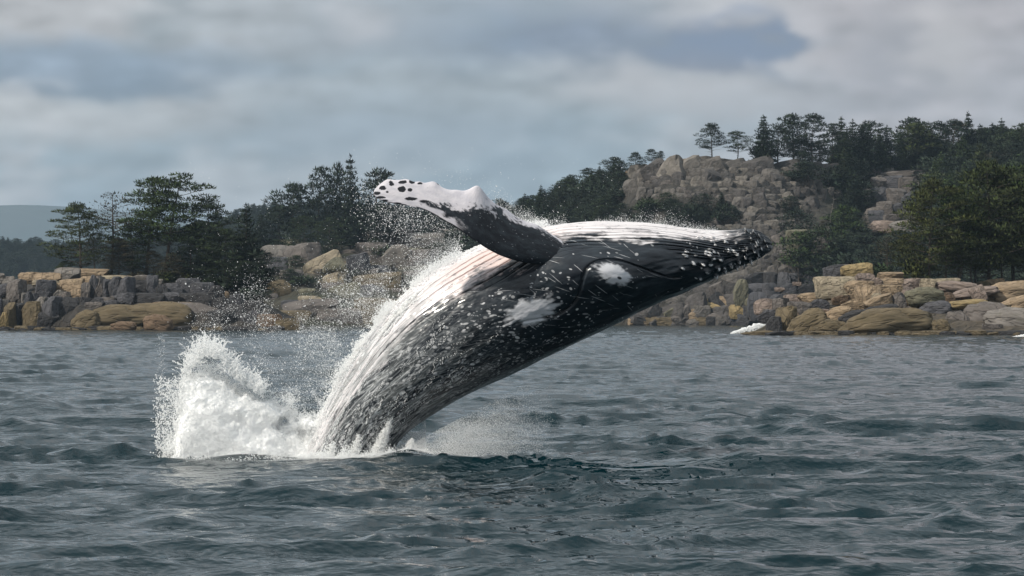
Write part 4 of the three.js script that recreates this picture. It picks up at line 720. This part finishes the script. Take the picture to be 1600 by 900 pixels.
// --- the islet's pines
for (const [x, top, base, kind, label, opt] of [
  [126, 318, 436, 'layered', 'spreading bright green pine, leftmost on the islet', { tone: 2, wide: .95, turn: 2.6 }],
  [172, 302, 436, 'thin', 'thin half-bare pine with sparse grey crown between fuller islet pines', { tone: 5, turn: 1 }],
  [228, 277, 438, 'tall', 'tall dark pine leaning right, left of the islet\'s highest pine', { tone: 1, wide: 1.0, turn: 0.4 }],
  [258, 273, 440, 'wind', 'highest pine on the islet with flat layered boughs and visible trunk', { tone: 1, turn: -0.1, wide: 1.05 }],
  [322, 312, 446, 'bulky', 'dense dome-topped dark pine right of the islet\'s highest pine', { tone: 0, wide: .9 }],
  [384, 320, 462, 'shaggy', 'pointed dark conifer at the islet\'s right end', { tone: 3, wide: 1.1 }],
  [208, 352, 438, 'bulky', 'dark mid-height pine filling the gap left of the islet\'s tall pair', { tone: 0, wide: 1 }],
  [296, 352, 444, 'bulky', 'dark bushy pine just right below the islet\'s highest crown', { tone: 3, wide: 1.1 }],
  [352, 358, 452, 'full', 'low broad dark pine between the domed pine and the pointed conifer', { tone: 0, wide: 1.1 }],
  [148, 372, 437, 'thin', 'small scraggy pine under the leftmost spreading pine', { tone: 5 }],
  [186, 372, 438, 'layered', 'small brownish green pine below the thin half-bare pine', { tone: 5 }],
  [240, 392, 440, 'layered', 'short brownish pine in front of the islet\'s tall pair', { tone: 5 }],
  [272, 396, 444, 'bulky', 'low rusty green pine under the islet\'s highest pine', { tone: 5, wide: 1.3 }],
  [320, 400, 448, 'layered', 'low dark pine on the islet behind the bright green shrub', { tone: 3, wide: 1.3 }],
  [402, 392, 468, 'full', 'dark low pine at the foot of the pointed conifer', { tone: 3, wide: 1.1 }],
  [370, 408, 460, 'bulky', 'stunted dark pine left of the pointed conifer\'s foot', { tone: 0, wide: 1.3 }],
  [100, 408, 436, 'layered', 'small green pine at the islet\'s left brow', { tone: 2, wide: 1.2 }],
  [292, 410, 446, 'bush', 'bright yellow green shrub on the islet\'s rock edge', { tone: 4, wide: 1.1 }],
  [265, 414, 444, 'bush', 'mid green shrub left of the bright yellow green shrub', { tone: 2, wide: 1.1 }],
  [336, 424, 452, 'bush', 'dark low shrub right of the bright yellow green shrub', { tone: 0, wide: 1.4 }],
  [170, 418, 438, 'bush', 'brown twiggy shrub under the islet\'s half-bare pine', { tone: 5, wide: 1.5 }],
  [212, 418, 440, 'bush', 'dull green shrub on the brow below the tall pines', { tone: 5, wide: 1.5 }],
  [392, 440, 474, 'bush', 'dark shrub low on the islet\'s right shoulder', { tone: 3, wide: 1.6 }],
]) stand(islet, x, top, base, kind, label, opt);
// --- trees along the mainland's skyline
for (const [x, top, base, kind, label, opt] of [
  [458, 288, 398, 'round', 'round-headed dark pine, leftmost of the group behind the flipper\'s tip', { tone: 3, wide: 1.05 }],
  [498, 262, 396, 'ragged', 'tall dark pine second from left in the group behind the flipper\'s tip', { tone: 3, wide: .62, turn: 1 }],
  [524, 258, 394, 'oval', 'slim dark pine just left of the tall pointed one by the flipper', { tone: 3, wide: .5 }],
  [547, 243, 394, 'shaggy', 'tallest pointed pine in the group left of the flipper\'s tip', { tone: 3, wide: .75 }],
  [590, 265, 388, 'umbrella', 'spreading pine directly behind the flipper\'s tip', { tone: 3, wide: .75 }],
  [436, 322, 402, 'oval', 'smaller dark tree at the left foot of the hillside pine group', { tone: 3 }],
  [408, 334, 405, 'spruce', 'small pointed conifer between the islet and the hillside pine group', { tone: 3, wide: 1.3 }],
  [476, 338, 404, 'full', 'broad green tree below the round-headed hillside pine', { tone: 0 }],
  [514, 340, 404, 'full', 'broad green tree below the tall hillside pines', { tone: 0, wide: .9 }],
  [564, 330, 396, 'oval', 'dark tree under the tallest pointed hillside pine', { tone: 3, wide: 1.2 }],
  [606, 318, 386, 'oval', 'low dark tree below the flipper\'s spotted tip', { tone: 3, wide: 1.3 }],
  [645, 324, 380, 'oval', 'low dark tree behind the flipper\'s white underside', { tone: 3, wide: 1.3 }],
  [680, 330, 376, 'full', 'low dark tree behind the middle of the flipper', { tone: 3, wide: 1.2 }],
  [968, 252, 296, 'ragged', 'wind-bent pine, lowest of three on the cliff\'s left brow', { tone: 3, wide: 1.1 }],
  [993, 238, 276, 'umbrella', 'small layered pine in the middle of three on the cliff\'s left brow', { tone: 3, wide: .9 }],
  [1018, 233, 256, 'umbrella', 'bushy little pine topmost of three on the cliff\'s left brow', { tone: 3, wide: 1.1 }],
  [1032, 236, 254, 'round', 'tiny round pine beside the topmost pine on the cliff\'s left brow', { tone: 3, wide: 1 }],
  [1112, 193, 250, 'umbrella', 'lone umbrella pine standing clear on the cliff top', { tone: 3, wide: 1.0 }],
  [1152, 205, 250, 'umbrella', 'wide low pine right of the lone umbrella pine', { tone: 0, wide: 1.1 }],
  [1193, 180, 254, 'spruce', 'pointed conifer at the left edge of the cliff-top wood', { tone: 3, wide: 1.2 }],
  [1215, 196, 254, 'oval', 'dark tree between pointed conifer and tall twin pines', { tone: 3, wide: 1.1 }],
  [1238, 179, 256, 'round', 'left of the tall twin pines on the cliff top', { tone: 3, wide: 1.1 }],
  [1270, 178, 258, 'umbrella', 'right of the tall twin pines with broad tiered crown', { tone: 3, wide: .85 }],
  [1300, 194, 262, 'ragged', 'loose-topped pine right of the tall twin pines', { tone: 3, wide: 1 }],
  [1332, 187, 268, 'shaggy', 'first of three pointed spruces in the middle of the ridge wood', { tone: 3, wide: 1.1 }],
  [1357, 194, 268, 'shaggy', 'second of three pointed spruces in the middle of the ridge wood', { tone: 3, wide: 1 }],
  [1386, 196, 268, 'shaggy', 'third of three pointed spruces in the middle of the ridge wood', { tone: 3, wide: 1.1 }],
  [1412, 208, 268, 'oval', 'dull round tree right of the three pointed ridge spruces', { tone: 0, wide: 1.2 }],
  [1437, 195, 268, 'spruce', 'dark spruce left of the flat-topped ridge pines', { tone: 3, wide: 1.3 }],
  [1466, 190, 266, 'umbrella', 'flat-topped open pine on the ridge, left one', { tone: 3, wide: .8 }],
  [1490, 187, 266, 'umbrella', 'flat-topped open pine touching the ridge\'s highest spire', { tone: 3, wide: .75 }],
  [1514, 175, 264, 'spire', 'thin spire, highest treetop on the right ridge', { tone: 3, wide: 1.1 }],
  [1532, 194, 262, 'spruce', 'spruce just right of the highest thin spire', { tone: 3, wide: 1.2 }],
  [1550, 192, 260, 'spire', 'dark narrow spruce second from the right frame edge spruces', { tone: 3, wide: 1.4 }],
  [1572, 200, 260, 'oval', 'green rounded tree near the right end of the ridge', { tone: 0, wide: 1.2 }],
  [1596, 194, 258, 'oval', 'rounded tree on the ridge at the photo\'s right edge', { tone: 0, wide: 1.2 }],
]) stand(mainland, x, top, base, kind, label, opt);
// --- the wood on the hill's right flank, the slope left of the cliff, and small trees on the cliff
{
  const TONEWORD = ['dull ', 'green ', 'olive ', 'blackish ', '', 'brownish ']; let kd; const KINDWORD = { spruce: 'even pointed spruce', shaggy: 'shaggy wide spruce', oval: 'oval dark pine', round: 'round-topped pine', spire: 'very narrow spruce', bush: 'bushy shrub' };
  const r = rng(91), kinds = ['spruce', 'shaggy', 'oval', 'round', 'oval', 'spire'];
  for (const [y0, n, h0] of [[262, 20, 62], [285, 16, 64], [312, 15, 70], [345, 15, 74], [378, 14, 76], [412, 14, 78], [446, 12, 76]]) for (let i = 0; i < n; i++) {
    const xa = y0 < 300 ? 1302 : y0 < 330 ? 1306 : y0 < 400 ? 1300 : 1245, x = mix(xa, 1660, (i + r()) / n), y = y0 + (r() - 0.5) * 20;
    if (x > 1340 && x < 1460 && y > 274 && y - h0 * 1.25 < 356) continue;
    if (x < 1345 && y > 270 && y - h0 < 300 && r() < 0.6) continue;
    if (x < 1300 && y > 350 && y < 425 && r() < 0.55) continue;
    const kind = kinds[Math.floor(r() * 6)], tone = r() < 0.36 ? 3 : r() < 0.4 ? 0 : r() < 0.55 ? 1 : r() < 0.5 ? 5 : 2;
    stand(mainland, x, y - h0 * (0.75 + 0.5 * r()), y, kind, TONEWORD[tone] + KINDWORD[kind] + (y0 < 280 ? ' under the right hill\'s ridge' : y0 < 350 ? ' halfway up the right hill' : ' low on the right hill') + (x < 1350 ? ', between cliff and upper outcrop' : x < 1455 ? ', beside the bare upper outcrop' : ', above the near green pines'), { tone, group: 'conifers of the right-hand hill wood', wide: 1.05 + 0.4 * r() });
  }
  for (let i = 0; i < 58; i++) {
    const x = 715 + 245 * Math.sqrt(r()), cy = mainland.at(x)[0], y = cy + (i < 30 ? 3 + 6 * r() : 10 + 60 * r()), h = (26 + 18 * r()) * (i < 30 ? 1 : 1.1);
    stand(mainland, x, y - h, y, (kd = kinds[Math.floor(r() * 6)]), 'small ' + KINDWORD[kd] + (i < 30 ? ' on the skyline ' : ' on the slope ') + (x < 830 ? 'just right of the flipper' : x < 900 ? 'midway from flipper to cliff' : 'next to the cliff'), { tone: r() < 0.75 ? 3 : 0, group: 'conifers on the slope behind the whale\'s back', wide: 1.1 + 0.5 * r() });
  }
  for (let i = 0; i < 30; i++) {
    const x = 985 + 150 * r(), y = 318 + 60 * r() + (x < 1060 ? 0 : 12), h = 18 + 20 * r();
    stand(mainland, x, y - h, y, (kd = ['oval', 'bush', 'round', 'spruce'][Math.floor(r() * 4)]), 'stunted ' + KINDWORD[kd] + ' low on the cliff, ' + (x < 1035 ? 'under its left brow' : x < 1085 ? 'above the throat spray' : 'above the whale\'s chin'), { tone: r() < 0.6 ? 3 : 0, name: 'cliff_tree', category: 'tree', group: 'shrubby trees low on the cliff', wide: 1.5 });
  }
  for (let i = 0; i < 26; i++) {
    const x = 405 + 330 * r(), y = 400 + 60 * r() * (0.3 + r()), h = 14 + 18 * r();
    stand(mainland, x, y - h, y, (kd = ['bush', 'oval', 'bush', 'round'][Math.floor(r() * 4)]), 'low scrubby ' + KINDWORD[kd] + ' on the ledges ' + (x < 480 ? 'right of the islet' : x < 560 ? 'by the pale fallen slabs' : x < 640 ? 'under the flipper' : 'behind the belly spray'), { tone: r() < 0.5 ? 5 : 0, name: 'scrub_bush', category: 'shrub', group: 'scrub bushes on the hillside ledges', wide: 1.7 });
  }
  for (const [x, top, base, lab] of [[1300, 306, 360, 'pale bare trunk standing in the wood right of the cliff'], [1475, 240, 290, 'grey dead trunk below the flat-topped ridge pines'], [1243, 236, 256, 'bare thin stem under the tall twin pines']]) stand(mainland, x, top, base, 'snag', lab);
}
// --- the nearer yellow-green pines behind the right-hand rocks
for (const [x, top, base, kind, label, opt] of [
  [1452, 282, 442, 'layered', 'yellow green pine, leftmost of the near group behind the tan rocks', { tone: 4, wide: .8 }],
  [1500, 292, 440, 'broad', 'olive pine behind the crooked dead trunk at the right', { tone: 1, wide: .9 }],
  [1545, 252, 441, 'full', 'tallest broad green pine of the near group at the right', { tone: 2, wide: .85 }],
  [1584, 268, 440, 'broad', 'near green pine at the right frame edge', { tone: 2, wide: 1 }],
  [1626, 250, 438, 'full', 'dark green near pine cut by the right frame edge', { tone: 1, wide: 1 }],
  [1418, 366, 440, 'broad', 'small olive pine at the left end of the near group', { tone: 4, wide: .9 }],
  [1478, 358, 442, 'layered', 'low olive pine in front of the leftmost yellow green pine', { tone: 2, wide: 1.1 }],
  [1524, 350, 442, 'layered', 'low yellow green pine right of the crooked dead trunk', { tone: 4, wide: 1 }],
  [1566, 356, 441, 'broad', 'low mid green pine under the tallest near pine', { tone: 1, wide: 1 }],
  [1605, 352, 440, 'layered', 'low green pine at the right edge above the tan slab', { tone: 2, wide: 1 }],
  [1390, 372, 441, 'thin', 'brownish sparse young pine above the grey dome rock', { tone: 5, wide: 1.1 }],
  [1440, 388, 442, 'bush', 'yellow green shrub at the left foot of the near pines', { tone: 4, wide: .9 }],
  [1370, 402, 442, 'bush', 'dark shrub behind the stacked tan blocks', { tone: 0, wide: 1.3 }],
  [1340, 396, 446, 'bush', 'dark shrub behind the yellow topmost slab', { tone: 3, wide: 1.2 }],
]) stand(point, x, top, base, kind, label, opt);
stand(point, 1497, 338, 440, 'snag', 'crooked grey dead trunk leaning in the near pines', { wide: 2.2, turn: 0.6 }).rotation.z = 0.35;
stand(point, 1520, 372, 441, 'snag', 'short bare stem left of the tallest near pine', { wide: 1.4 });

// --- far woods that read as one mass
function wood(name, label, h, list, kinds, tone) {
  const g = new THREE.Group(); g.name = numbered(name); tag(g, label, 'woodland', null, 'stuff'); scene.add(g);
  const m = new THREE.Matrix4(), qn = new THREE.Quaternion(), up = new THREE.Vector3(0, 1, 0);
  kinds.forEach((kind, k) => {
    const mine = list.filter((_, i) => i % kinds.length === k);
    for (const [nm, geo, mat] of [['trunks', TREES[kind].wood, barkMat], ['crowns', TREES[kind].crown, leafMats[tone]]]) {
      const im = new THREE.InstancedMesh(geo, mat, mine.length); im.name = nm; im.userData.kind = 'stuff';
      mine.forEach(([p, s, w, t], i) => { m.compose(p, qn.setFromAxisAngle(up, t), new THREE.Vector3(s * w, s, s * w)); im.setMatrixAt(i, m); });
      g.add(im);
    }
  });
}
{
  const r = rng(55), far = [];
  for (let i = 0; i < 2600; i++) { const x = -700 + 1500 * r(), v = i < 700 ? 0.96 + 0.1 * r() : 0.12 + 0.88 * r(), p = ridge.pt(x, v); p.y -= 0.5; far.push([p, 8 + 6 * r() + (r() < 0.06 ? 4 : 0), 1.3 + 0.5 * r(), r() * 6]); }
  wood('distant_forest', 'hazy blue green forest covering the ridge behind the islet', ridge, far, ['spruce', 'spire', 'oval'], 3);
  const un = [];
  for (let i = 0; i < 1500; i++) {
    const x = 1225 + 500 * r() * (r() < 0.3 ? 2.2 : 1), v = 0.02 + 1.15 * r(), p = mainland.pt(x, v), y = HORIZON - (p.y - EYE) * FOCAL / -p.z;
    if (x < 1310 && y > 256 && y < 420 && r() < 0.95 || (x > 1290 && x < 1460 && y > 262 && y < 415 && (x > 1345 || r() < 0.75))) continue;
    if (x < 1320 && y > 400 && v < 0.3) continue;
    p.y -= 0.4; un.push([p, 5 + 8 * r(), 1.4 + 0.6 * r(), r() * 6]);
  }
  for (let i = 0; i < 420; i++) { const x = 700 + 275 * r(), p = mainland.pt(x, 0.08 + 0.92 * r()); p.y -= 0.4; un.push([p, 4 + 4 * r(), 1.5, r() * 6]); }
  wood('hillside_undergrowth', 'dark undergrowth and young trees filling the hillside wood', mainland, un, ['oval', 'round', 'bush'], 3);
}

// ---------------------------------------------------------------- white water: drops of every size, as thick as the photograph shows them
const foamMat = new THREE.MeshPhysicalMaterial({ name: 'white water', color: new THREE.Color(0.985, 0.99, 0.99), roughness: 1, transmission: 0.8, thickness: 0, ior: 1.33 });
const foamBump = dataTex(512, 512, (u, v) => { const t = 0.5 + 0.6 * fbm(u * 18, v * 18, 4.7, 5); return [t, t, t]; }, false);
const heartMat = new THREE.MeshStandardMaterial({ name: 'white foam', color: new THREE.Color(0.93, 0.94, 0.945), roughness: 1, bumpMap: foamBump, bumpScale: 0.012 });
const dropGeos = [new THREE.IcosahedronGeometry(1, 0), new THREE.IcosahedronGeometry(1, 1)];
dropGeos[0] = mergeVertices((() => { const g = dropGeos[0]; g.deleteAttribute('normal'); g.deleteAttribute('uv'); return g; })()); dropGeos[0].computeVertexNormals();
{ const g = dropGeos[1]; g.deleteAttribute('normal'); g.deleteAttribute('uv'); const m = mergeVertices(g), p = m.attributes.position; for (let i = 0; i < p.count; i++) { const x = p.getX(i), y = p.getY(i), z = p.getZ(i), q = 1 + 0.45 * N3(x * 1.6 + 5, y * 1.6, z * 1.6); p.setXYZ(i, x * q, y * q, z * q); } m.computeVertexNormals(); dropGeos[1] = m; }
class Drops {
  constructor(seed) { this.r = rng(seed); this.list = [[], []]; }
  gauss() { let s = 0; for (let i = 0; i < 4; i++) s += this.r(); return (s - 2) * 0.87; }
  px(x, y, z, rad, d = WD) { this.at((x - 800) / FOCAL * d, EYE + (HORIZON - y) / FOCAL * d, -d + z, rad); }
  at(x, y, z, rad) { this.list[rad > 0.016 ? 1 : 0].push(x, y, z, rad); }
  build(name, label, category) {
    const g = new THREE.Group(); g.name = numbered(name); tag(g, label, category, null, 'stuff'); scene.add(g);
    const m = new THREE.Matrix4(), q = new THREE.Quaternion(), e = new THREE.Euler(), r = this.r;
    this.list.forEach((l, k) => {
      if (!l.length) return; const n = l.length / 4, im = new THREE.InstancedMesh(dropGeos[k], foamMat, n); im.name = ['droplets', 'foam_clots'][k]; im.userData.kind = 'stuff';
      for (let i = 0; i < n; i++) { const s = l[i * 4 + 3]; q.setFromEuler(e.set(r() * 6.3, r() * 6.3, r() * 6.3)); m.compose(new THREE.Vector3(l[i * 4], l[i * 4 + 1], l[i * 4 + 2]), q, new THREE.Vector3(s * (0.7 + 0.6 * r()), s * (0.7 + 0.8 * r()), s * (0.7 + 0.6 * r()))); im.setMatrixAt(i, m); }
      im.castShadow = im.receiveShadow = true; g.add(im);
    });
    return g;
  }
}
{ // the burst at the left of the body
  const D = new Drops(301), r = D.r, top = rows([[244, 716], [258, 708], [270, 690], [280, 630], [292, 566], [318, 540], [345, 548], [362, 572], [385, 590], [415, 606], [445, 632], [478, 640], [508, 628], [530, 640], [555, 676], [600, 700], [650, 712]]);
  const thick = (x, y) => { const t = (y - top(x)[0]) / 62 + 1.1 * fbm(x * 0.02, y * 0.024, 4.4, 3) + 0.5 * fbm(x * 0.07, y * 0.07, 1.4, 3) - 0.22; return (t - 0.3 * sstep(640, 570, y)) * sstep(248, 276, x) * sstep(668, 600, x); };
  // the solid white heart of the burst: a lumpy body with a front and a back
  const gx = 210, gy = 100, P0 = [], I0 = [], ok = [];
  for (let f = 0; f < 2; f++) for (let j = 0; j <= gy; j++) for (let i = 0; i <= gx; i++) {
    const x = 244 + 430 * i / gx, y = 528 + 200 * j / gy, t = thick(x, y), w = 0.62 * Math.sqrt(clamp(t - 0.1, 0, 1.3)), lump = 0.14 * fbm(x * 0.022, y * 0.022, 3 + f * 9, 2) + 0.035 * fbm(x * 0.1, y * 0.1, 5 + f * 9, 3);
    const z = (f ? -1 : 1) * Math.max(0, w + lump * sstep(0, 0.4, t)) - 0.25; P0.push((x - 800) * M_PX, EYE + (HORIZON - y) * M_PX, -WD + z); ok.push(t > 0.12);
    if (j < gy && i < gx) I0.push([P0.length / 3 - 1, f]);
  }
  const I1 = []; for (const [a, f] of I0) { const b = a + 1, c = a + gx + 1, d = c + 1; if (ok[a] && ok[b] && ok[c] && ok[d]) f ? I1.push(a, b, c, b, d, c) : I1.push(a, c, b, b, c, d); }
  const heart = new THREE.BufferGeometry(); heart.setAttribute('position', new THREE.Float32BufferAttribute(P0, 3)); heart.setIndex(I1); heart.computeVertexNormals();
  for (let i = 0; i < 420000; i++) {
    const x = 240 + 425 * r(), y = 520 + 206 * r(), t = thick(x, y), n = fbm(x * 0.05, y * 0.05, 8.4, 3), lace = clamp(1.15 - Math.abs(n) * 6);
    const edge = Math.exp(-(((t - 0.16) / 0.27) ** 2)) * sstep(244, 296, x) * sstep(0.0, 0.3, (y - top(x)[0]) / 62 + 0.75), veil = sstep(-1.0, 0.05, t) * sstep(0.1, 0, t) * sstep(236, 300, x);
    if (r() > Math.max(0.85 * edge, veil * (0.10 + 0.55 * lace * lace), t > 0.3 ? 0.26 : 0)) continue;
    const w = 0.62 * Math.sqrt(clamp(t, 0, 1.3)); D.px(x, y, t > 0.3 ? w + 0.2 * r() - 0.22 : D.gauss() * (0.2 + w) - 0.2, 0.0035 + 0.009 * r() * r() * r() + 0.002 * edge);
  }
  // churned foam lying on the sea round the body, and the collar it throws up
  const sp = new THREE.Vector3();
  for (let i = 0; i < 130000; i++) {
    const wide = r() < 0.45, x = wide ? 226 + 720 * r() : 236 + 470 * r(), z = -WD + (wide ? 2.0 : 1.1) * D.gauss() + (wide ? 0.2 : 0.5), X = (x - 800) * M_PX, n = fbm(X * 1.1, z * 1.0, 2.2, 5);
    if (r() > (wide ? 0.4 * sstep(0.08, 0.3, n) * sstep(946, 700, x) * sstep(226, 280, x) : sstep(-0.12, 0.25, n) * sstep(232, 290, x) * sstep(712, 640, x))) continue;
    seaPoint(X, z, 0.2, sp); D.at(sp.x, sp.y + 0.004 + (wide ? 0.02 : 0.16) * r() * r() * r(), sp.z, 0.005 + (wide ? 0.006 : 0.012) * r() * r());
  }
  for (let i = 0; i < 34000; i++) { const x = 440 + 250 * r(), h = (9 + 26 * sstep(-0.25, 0.35, fbm(x * 0.045, 2, 7, 3))) * sstep(432, 480, x) * sstep(694, 640, x), u = r() * r(); D.px(x + 6 * D.gauss() * u, 719 - h * u, 1.12 + 0.25 * D.gauss() - 0.2 * u, 0.004 + 0.009 * r() * r()); }
  for (let i = 0; i < 36000; i++) { const x = 322 + 62 * D.gauss(), y = 632 + 52 * D.gauss(); if (y < 716 && x > 236 && r() < sstep(-0.35, 0.3, fbm(x * 0.02, y * 0.02, 12, 3))) D.px(x, y, 0.7 * D.gauss() - 0.6, 0.002 + 0.0025 * r()); }
  // drops flung from its rim, in short strings
  for (let i = 0; i < 900; i++) { let x = 262 + 150 * r(), y = top(x)[0] - 26 * r() * r() + 14, a = -1.2 + 2.0 * (r() - 0.5), z = D.gauss() * 0.6; const n = 3 + 9 * r(); for (let k = 0; k < n; k++) { D.px(x, y, z, 0.006 + 0.011 * r()); x += 2.2 * Math.cos(a) - 0.4; y += 2.2 * Math.sin(a); a += (r() - 0.5) * 0.9; } }
  for (let i = 0; i < 700; i++) { let x = 244 + 46 * r(), y = 590 + 110 * r(), a = 6.28 * r(); for (let k = 0; k < 8 * r(); k++) { D.px(x, y, D.gauss() * 0.3, 0.005 + 0.009 * r()); x += 2 * Math.cos(a); y += 2 * Math.sin(a); a += (r() - 0.5) * 1.2; } }
  const burst = D.build('splash', 'dense white splash bursting up at the left of the whale\'s body', 'splash');
  mesh('foam', heart, heartMat, burst).userData.kind = 'stuff';
}
{ // fine spray thrown off the belly
  const D = new Drops(302), r = D.r;
  for (let i = 0; i < 95000; i++) {
    const s = 0.12 + 0.42 * Math.pow(r(), 0.9), U = bellyLine(s), L = backLine(s), ex = (U.x - L.x), ey = (U.y - L.y), l = Math.hypot(ex, ey), q = -Math.log(1 - 0.985 * r()) * (r() < 0.5 ? 9 : 46) - 7;
    const x = U.x + ex / l * q + D.gauss() * 10, y = U.y + ey / l * q + D.gauss() * 10 + q * 0.12, n = fbm(x * 0.02, y * 0.02, 6.1, 4);
    if (r() > sstep(-0.3, 0.25, n - q * 0.0012)) continue;
    D.px(x, y, D.gauss() * 0.6 - 0.15, q < 6 ? 0.005 + 0.016 * r() * r() : 0.0028 + 0.0075 * r() * r() * r());
  }
  for (let i = 0; i < 80000; i++) {            // the wide veil over the shore and the sea behind
    const x = 290 + 370 * r(), y = 400 + 260 * r(), c = Math.exp(-(((x - 470 + (y - 500) * 0.75) / 150) ** 2)) * sstep(395, 470, y), n = fbm(x * 0.016, y * 0.016, 2.6, 4), b = bellyLine(0.1 + 0.42 * clamp((690 - y) / 300));
    if (x > b.x + 12 || r() > c * sstep(-0.25, 0.25, n)) continue;
    D.px(x, y, D.gauss() * 1.2 - 0.3, r() < 0.03 ? 0.008 + 0.008 * r() : 0.0026 + 0.0055 * r() * r());
  }
  D.build('spray', 'fine white spray flying off the whale\'s belly toward the left', 'spray');
}
{ // grey mist low on the right of the body
  const D = new Drops(303), r = D.r;
  for (let i = 0; i < 480000; i++) {
    const x = 610 + 260 * Math.pow(r(), 1.2), y = 733 - 150 * r(), L = (() => { const t = clamp((x - 612) / 200); return mix(706, 600, t) + 2; })(), n = fbm(x * 0.018, y * 0.022, 9.6, 4);
    const c = sstep(880, 640, x) * sstep(-0.1, 0.12, (y - L) / 300 ) * (0.35 + 0.65 * sstep(600, 715, y)) * sstep(-0.55, 0.3, n);
    if (y < L || r() > c) continue; D.px(x, y, D.gauss() * 0.6 + 0.9, 0.0019 + 0.0022 * r());
  }
  for (let i = 0; i < 2600; i++) { const x = 640 + 420 * r() * r(), y = 738 - 40 * r() * r() * (x < 860 ? 1.4 : 0.8); D.px(x, y, 0.3 * D.gauss(), 0.004 + 0.009 * r() * r()); }
  D.build('mist', 'grey water mist hanging over the sea right of the whale\'s body', 'mist');
}
{ // thin spray along the throat, beads around the flipper, and streams of water running down the lower body
  const D = new Drops(304), r = D.r;
  for (let i = 0; i < 7000; i++) {
    const far = r() < 0.72, x = far ? 930 + 190 * r() : 815 + 70 * r(), n = N3(x * 0.05, 3, 1), y0 = bellyLine(skinAtX(x)).y + 3, q = -Math.log(1 - 0.98 * r()) * (2.5 + (far ? 8 : 6) * sstep(-0.5, 0.5, n) * (far ? sstep(1125, 1050, x) * sstep(920, 1010, x) : 1)); D.px(x + q * 0.5 * D.gauss() + D.gauss() * 4, y0 - q, D.gauss() * 0.5 - 0.35, 0.0025 + 0.007 * r() * r() * r());
  }
  D.build('throat_spray', 'thin spray leaping off the white throat along the whale\'s top', 'spray');
  const B = new Drops(305), q = B.r;
  for (let i = 0; i < 2400; i++) { const x = 600 + 60 * B.gauss() + 60 * q(), y = 330 + 50 * B.gauss(); B.px(x, y + (x - 600) * 0.4, B.gauss() * 0.7 + 0.4, 0.003 + 0.008 * q() * q()); }
  for (let i = 0; i < 700; i++) B.px(270 + 700 * q(), 230 + 300 * q(), B.gauss() * 1.5, 0.003 + 0.006 * q() * q());
  B.build('flipper_drops', 'scattered water drops falling around the raised flipper', 'water drops');
  const S = new Drops(306), k = S.r, v = new THREE.Vector3(), w = new THREE.Vector3();
  const strand = (s, phi, len, rad, wob) => { for (let i = 0; i < len; i++) { if (s < 0.07) return; whaleSkin(s, phi, v); S.at(v.x + 0.012 * S.gauss(), v.y, v.z + 0.015 + 0.01 * k(), rad * (0.5 + 0.8 * k())); s -= 0.0016; phi += wob * 0.02 * S.gauss() + 0.0012; } };
  for (let i = 0; i < 230; i++) strand(0.11 + 0.26 * k() * k() + 0.03, -0.35 + 2.6 * Math.pow(k(), 1.3), 6 + 26 * k(), 0.005 + 0.008 * k() * k(), 1.8);
  for (let i = 0; i < 150; i++) strand(0.2 + 0.33 * k(), -0.4 + 0.55 * k(), 20 + 60 * k(), 0.010 + 0.02 * k() * k(), 0.7);
  for (let i = 0; i < 22; i++) strand(0.115 + 0.05 * k() * k(), 1.75 + 0.3 * S.gauss(), 34, 0.006 + 0.008 * k(), 1.6);
  for (let i = 0; i < 14; i++) strand(0.3 + 0.05 * k(), 0.55 + 0.12 * S.gauss(), 26, 0.016 + 0.018 * k(), 0.6);
  for (const [jx, jh, jl, jn] of [[588, 66, 26, 5200], [556, 38, 8, 1600], [634, 30, 12, 1200], [520, 26, 4, 900]]) for (let i = 0; i < jn; i++) { const u = Math.pow(k(), 1.5), wv = 6 * fbm(u * 3, jx, 3, 2); S.px(jx + jl * u + wv + (11 - 7 * u) * S.gauss(), 716 - jh * u + 5 * S.gauss(), 0.75 + 0.12 * S.gauss(), 0.005 + 0.008 * k()); }
  S.build('body_streams', 'white streams and beads of water pouring down the whale\'s lower body', 'running water');
}
function skinAtX(x) { let a = 0.3, b = 1; for (let i = 0; i < 20; i++) { const m = (a + b) / 2; if (bellyLine(m).x < x) a = m; else b = m; } return a; }
{ // waves breaking on the rocks
  const A = new Drops(307), r = A.r;
  for (let i = 0; i < 14000; i++) { const u = Math.pow(r(), 0.7), x = 1142 + 62 * u, top = 521 - 25 * Math.pow(u, 0.8) * (0.8 + 0.6 * fbm(u * 9, 1, 1, 3)); A.px(x, mix(522, top, r()), A.gauss() * 2, 0.04 + 0.07 * r() * r(), 505); }
  A.build('breaking_wave', 'small white wave breaking at the left tip of the right-hand rocks', 'breaking wave');
  const B = new Drops(308), q = B.r;
  for (let i = 0; i < 5000; i++) { const u = q(); B.px(1576 + 90 * u, 529 - 9 * Math.sin(Math.min(1, u * 1.6) * 1.6) * q(), B.gauss() * 1.5, 0.04 + 0.07 * q(), 415); }
  B.build('breaking_wave', 'white foam washing the foot of the rocks at the right frame edge', 'breaking wave');
}

shade(scene);
renderer.render(scene, camera);
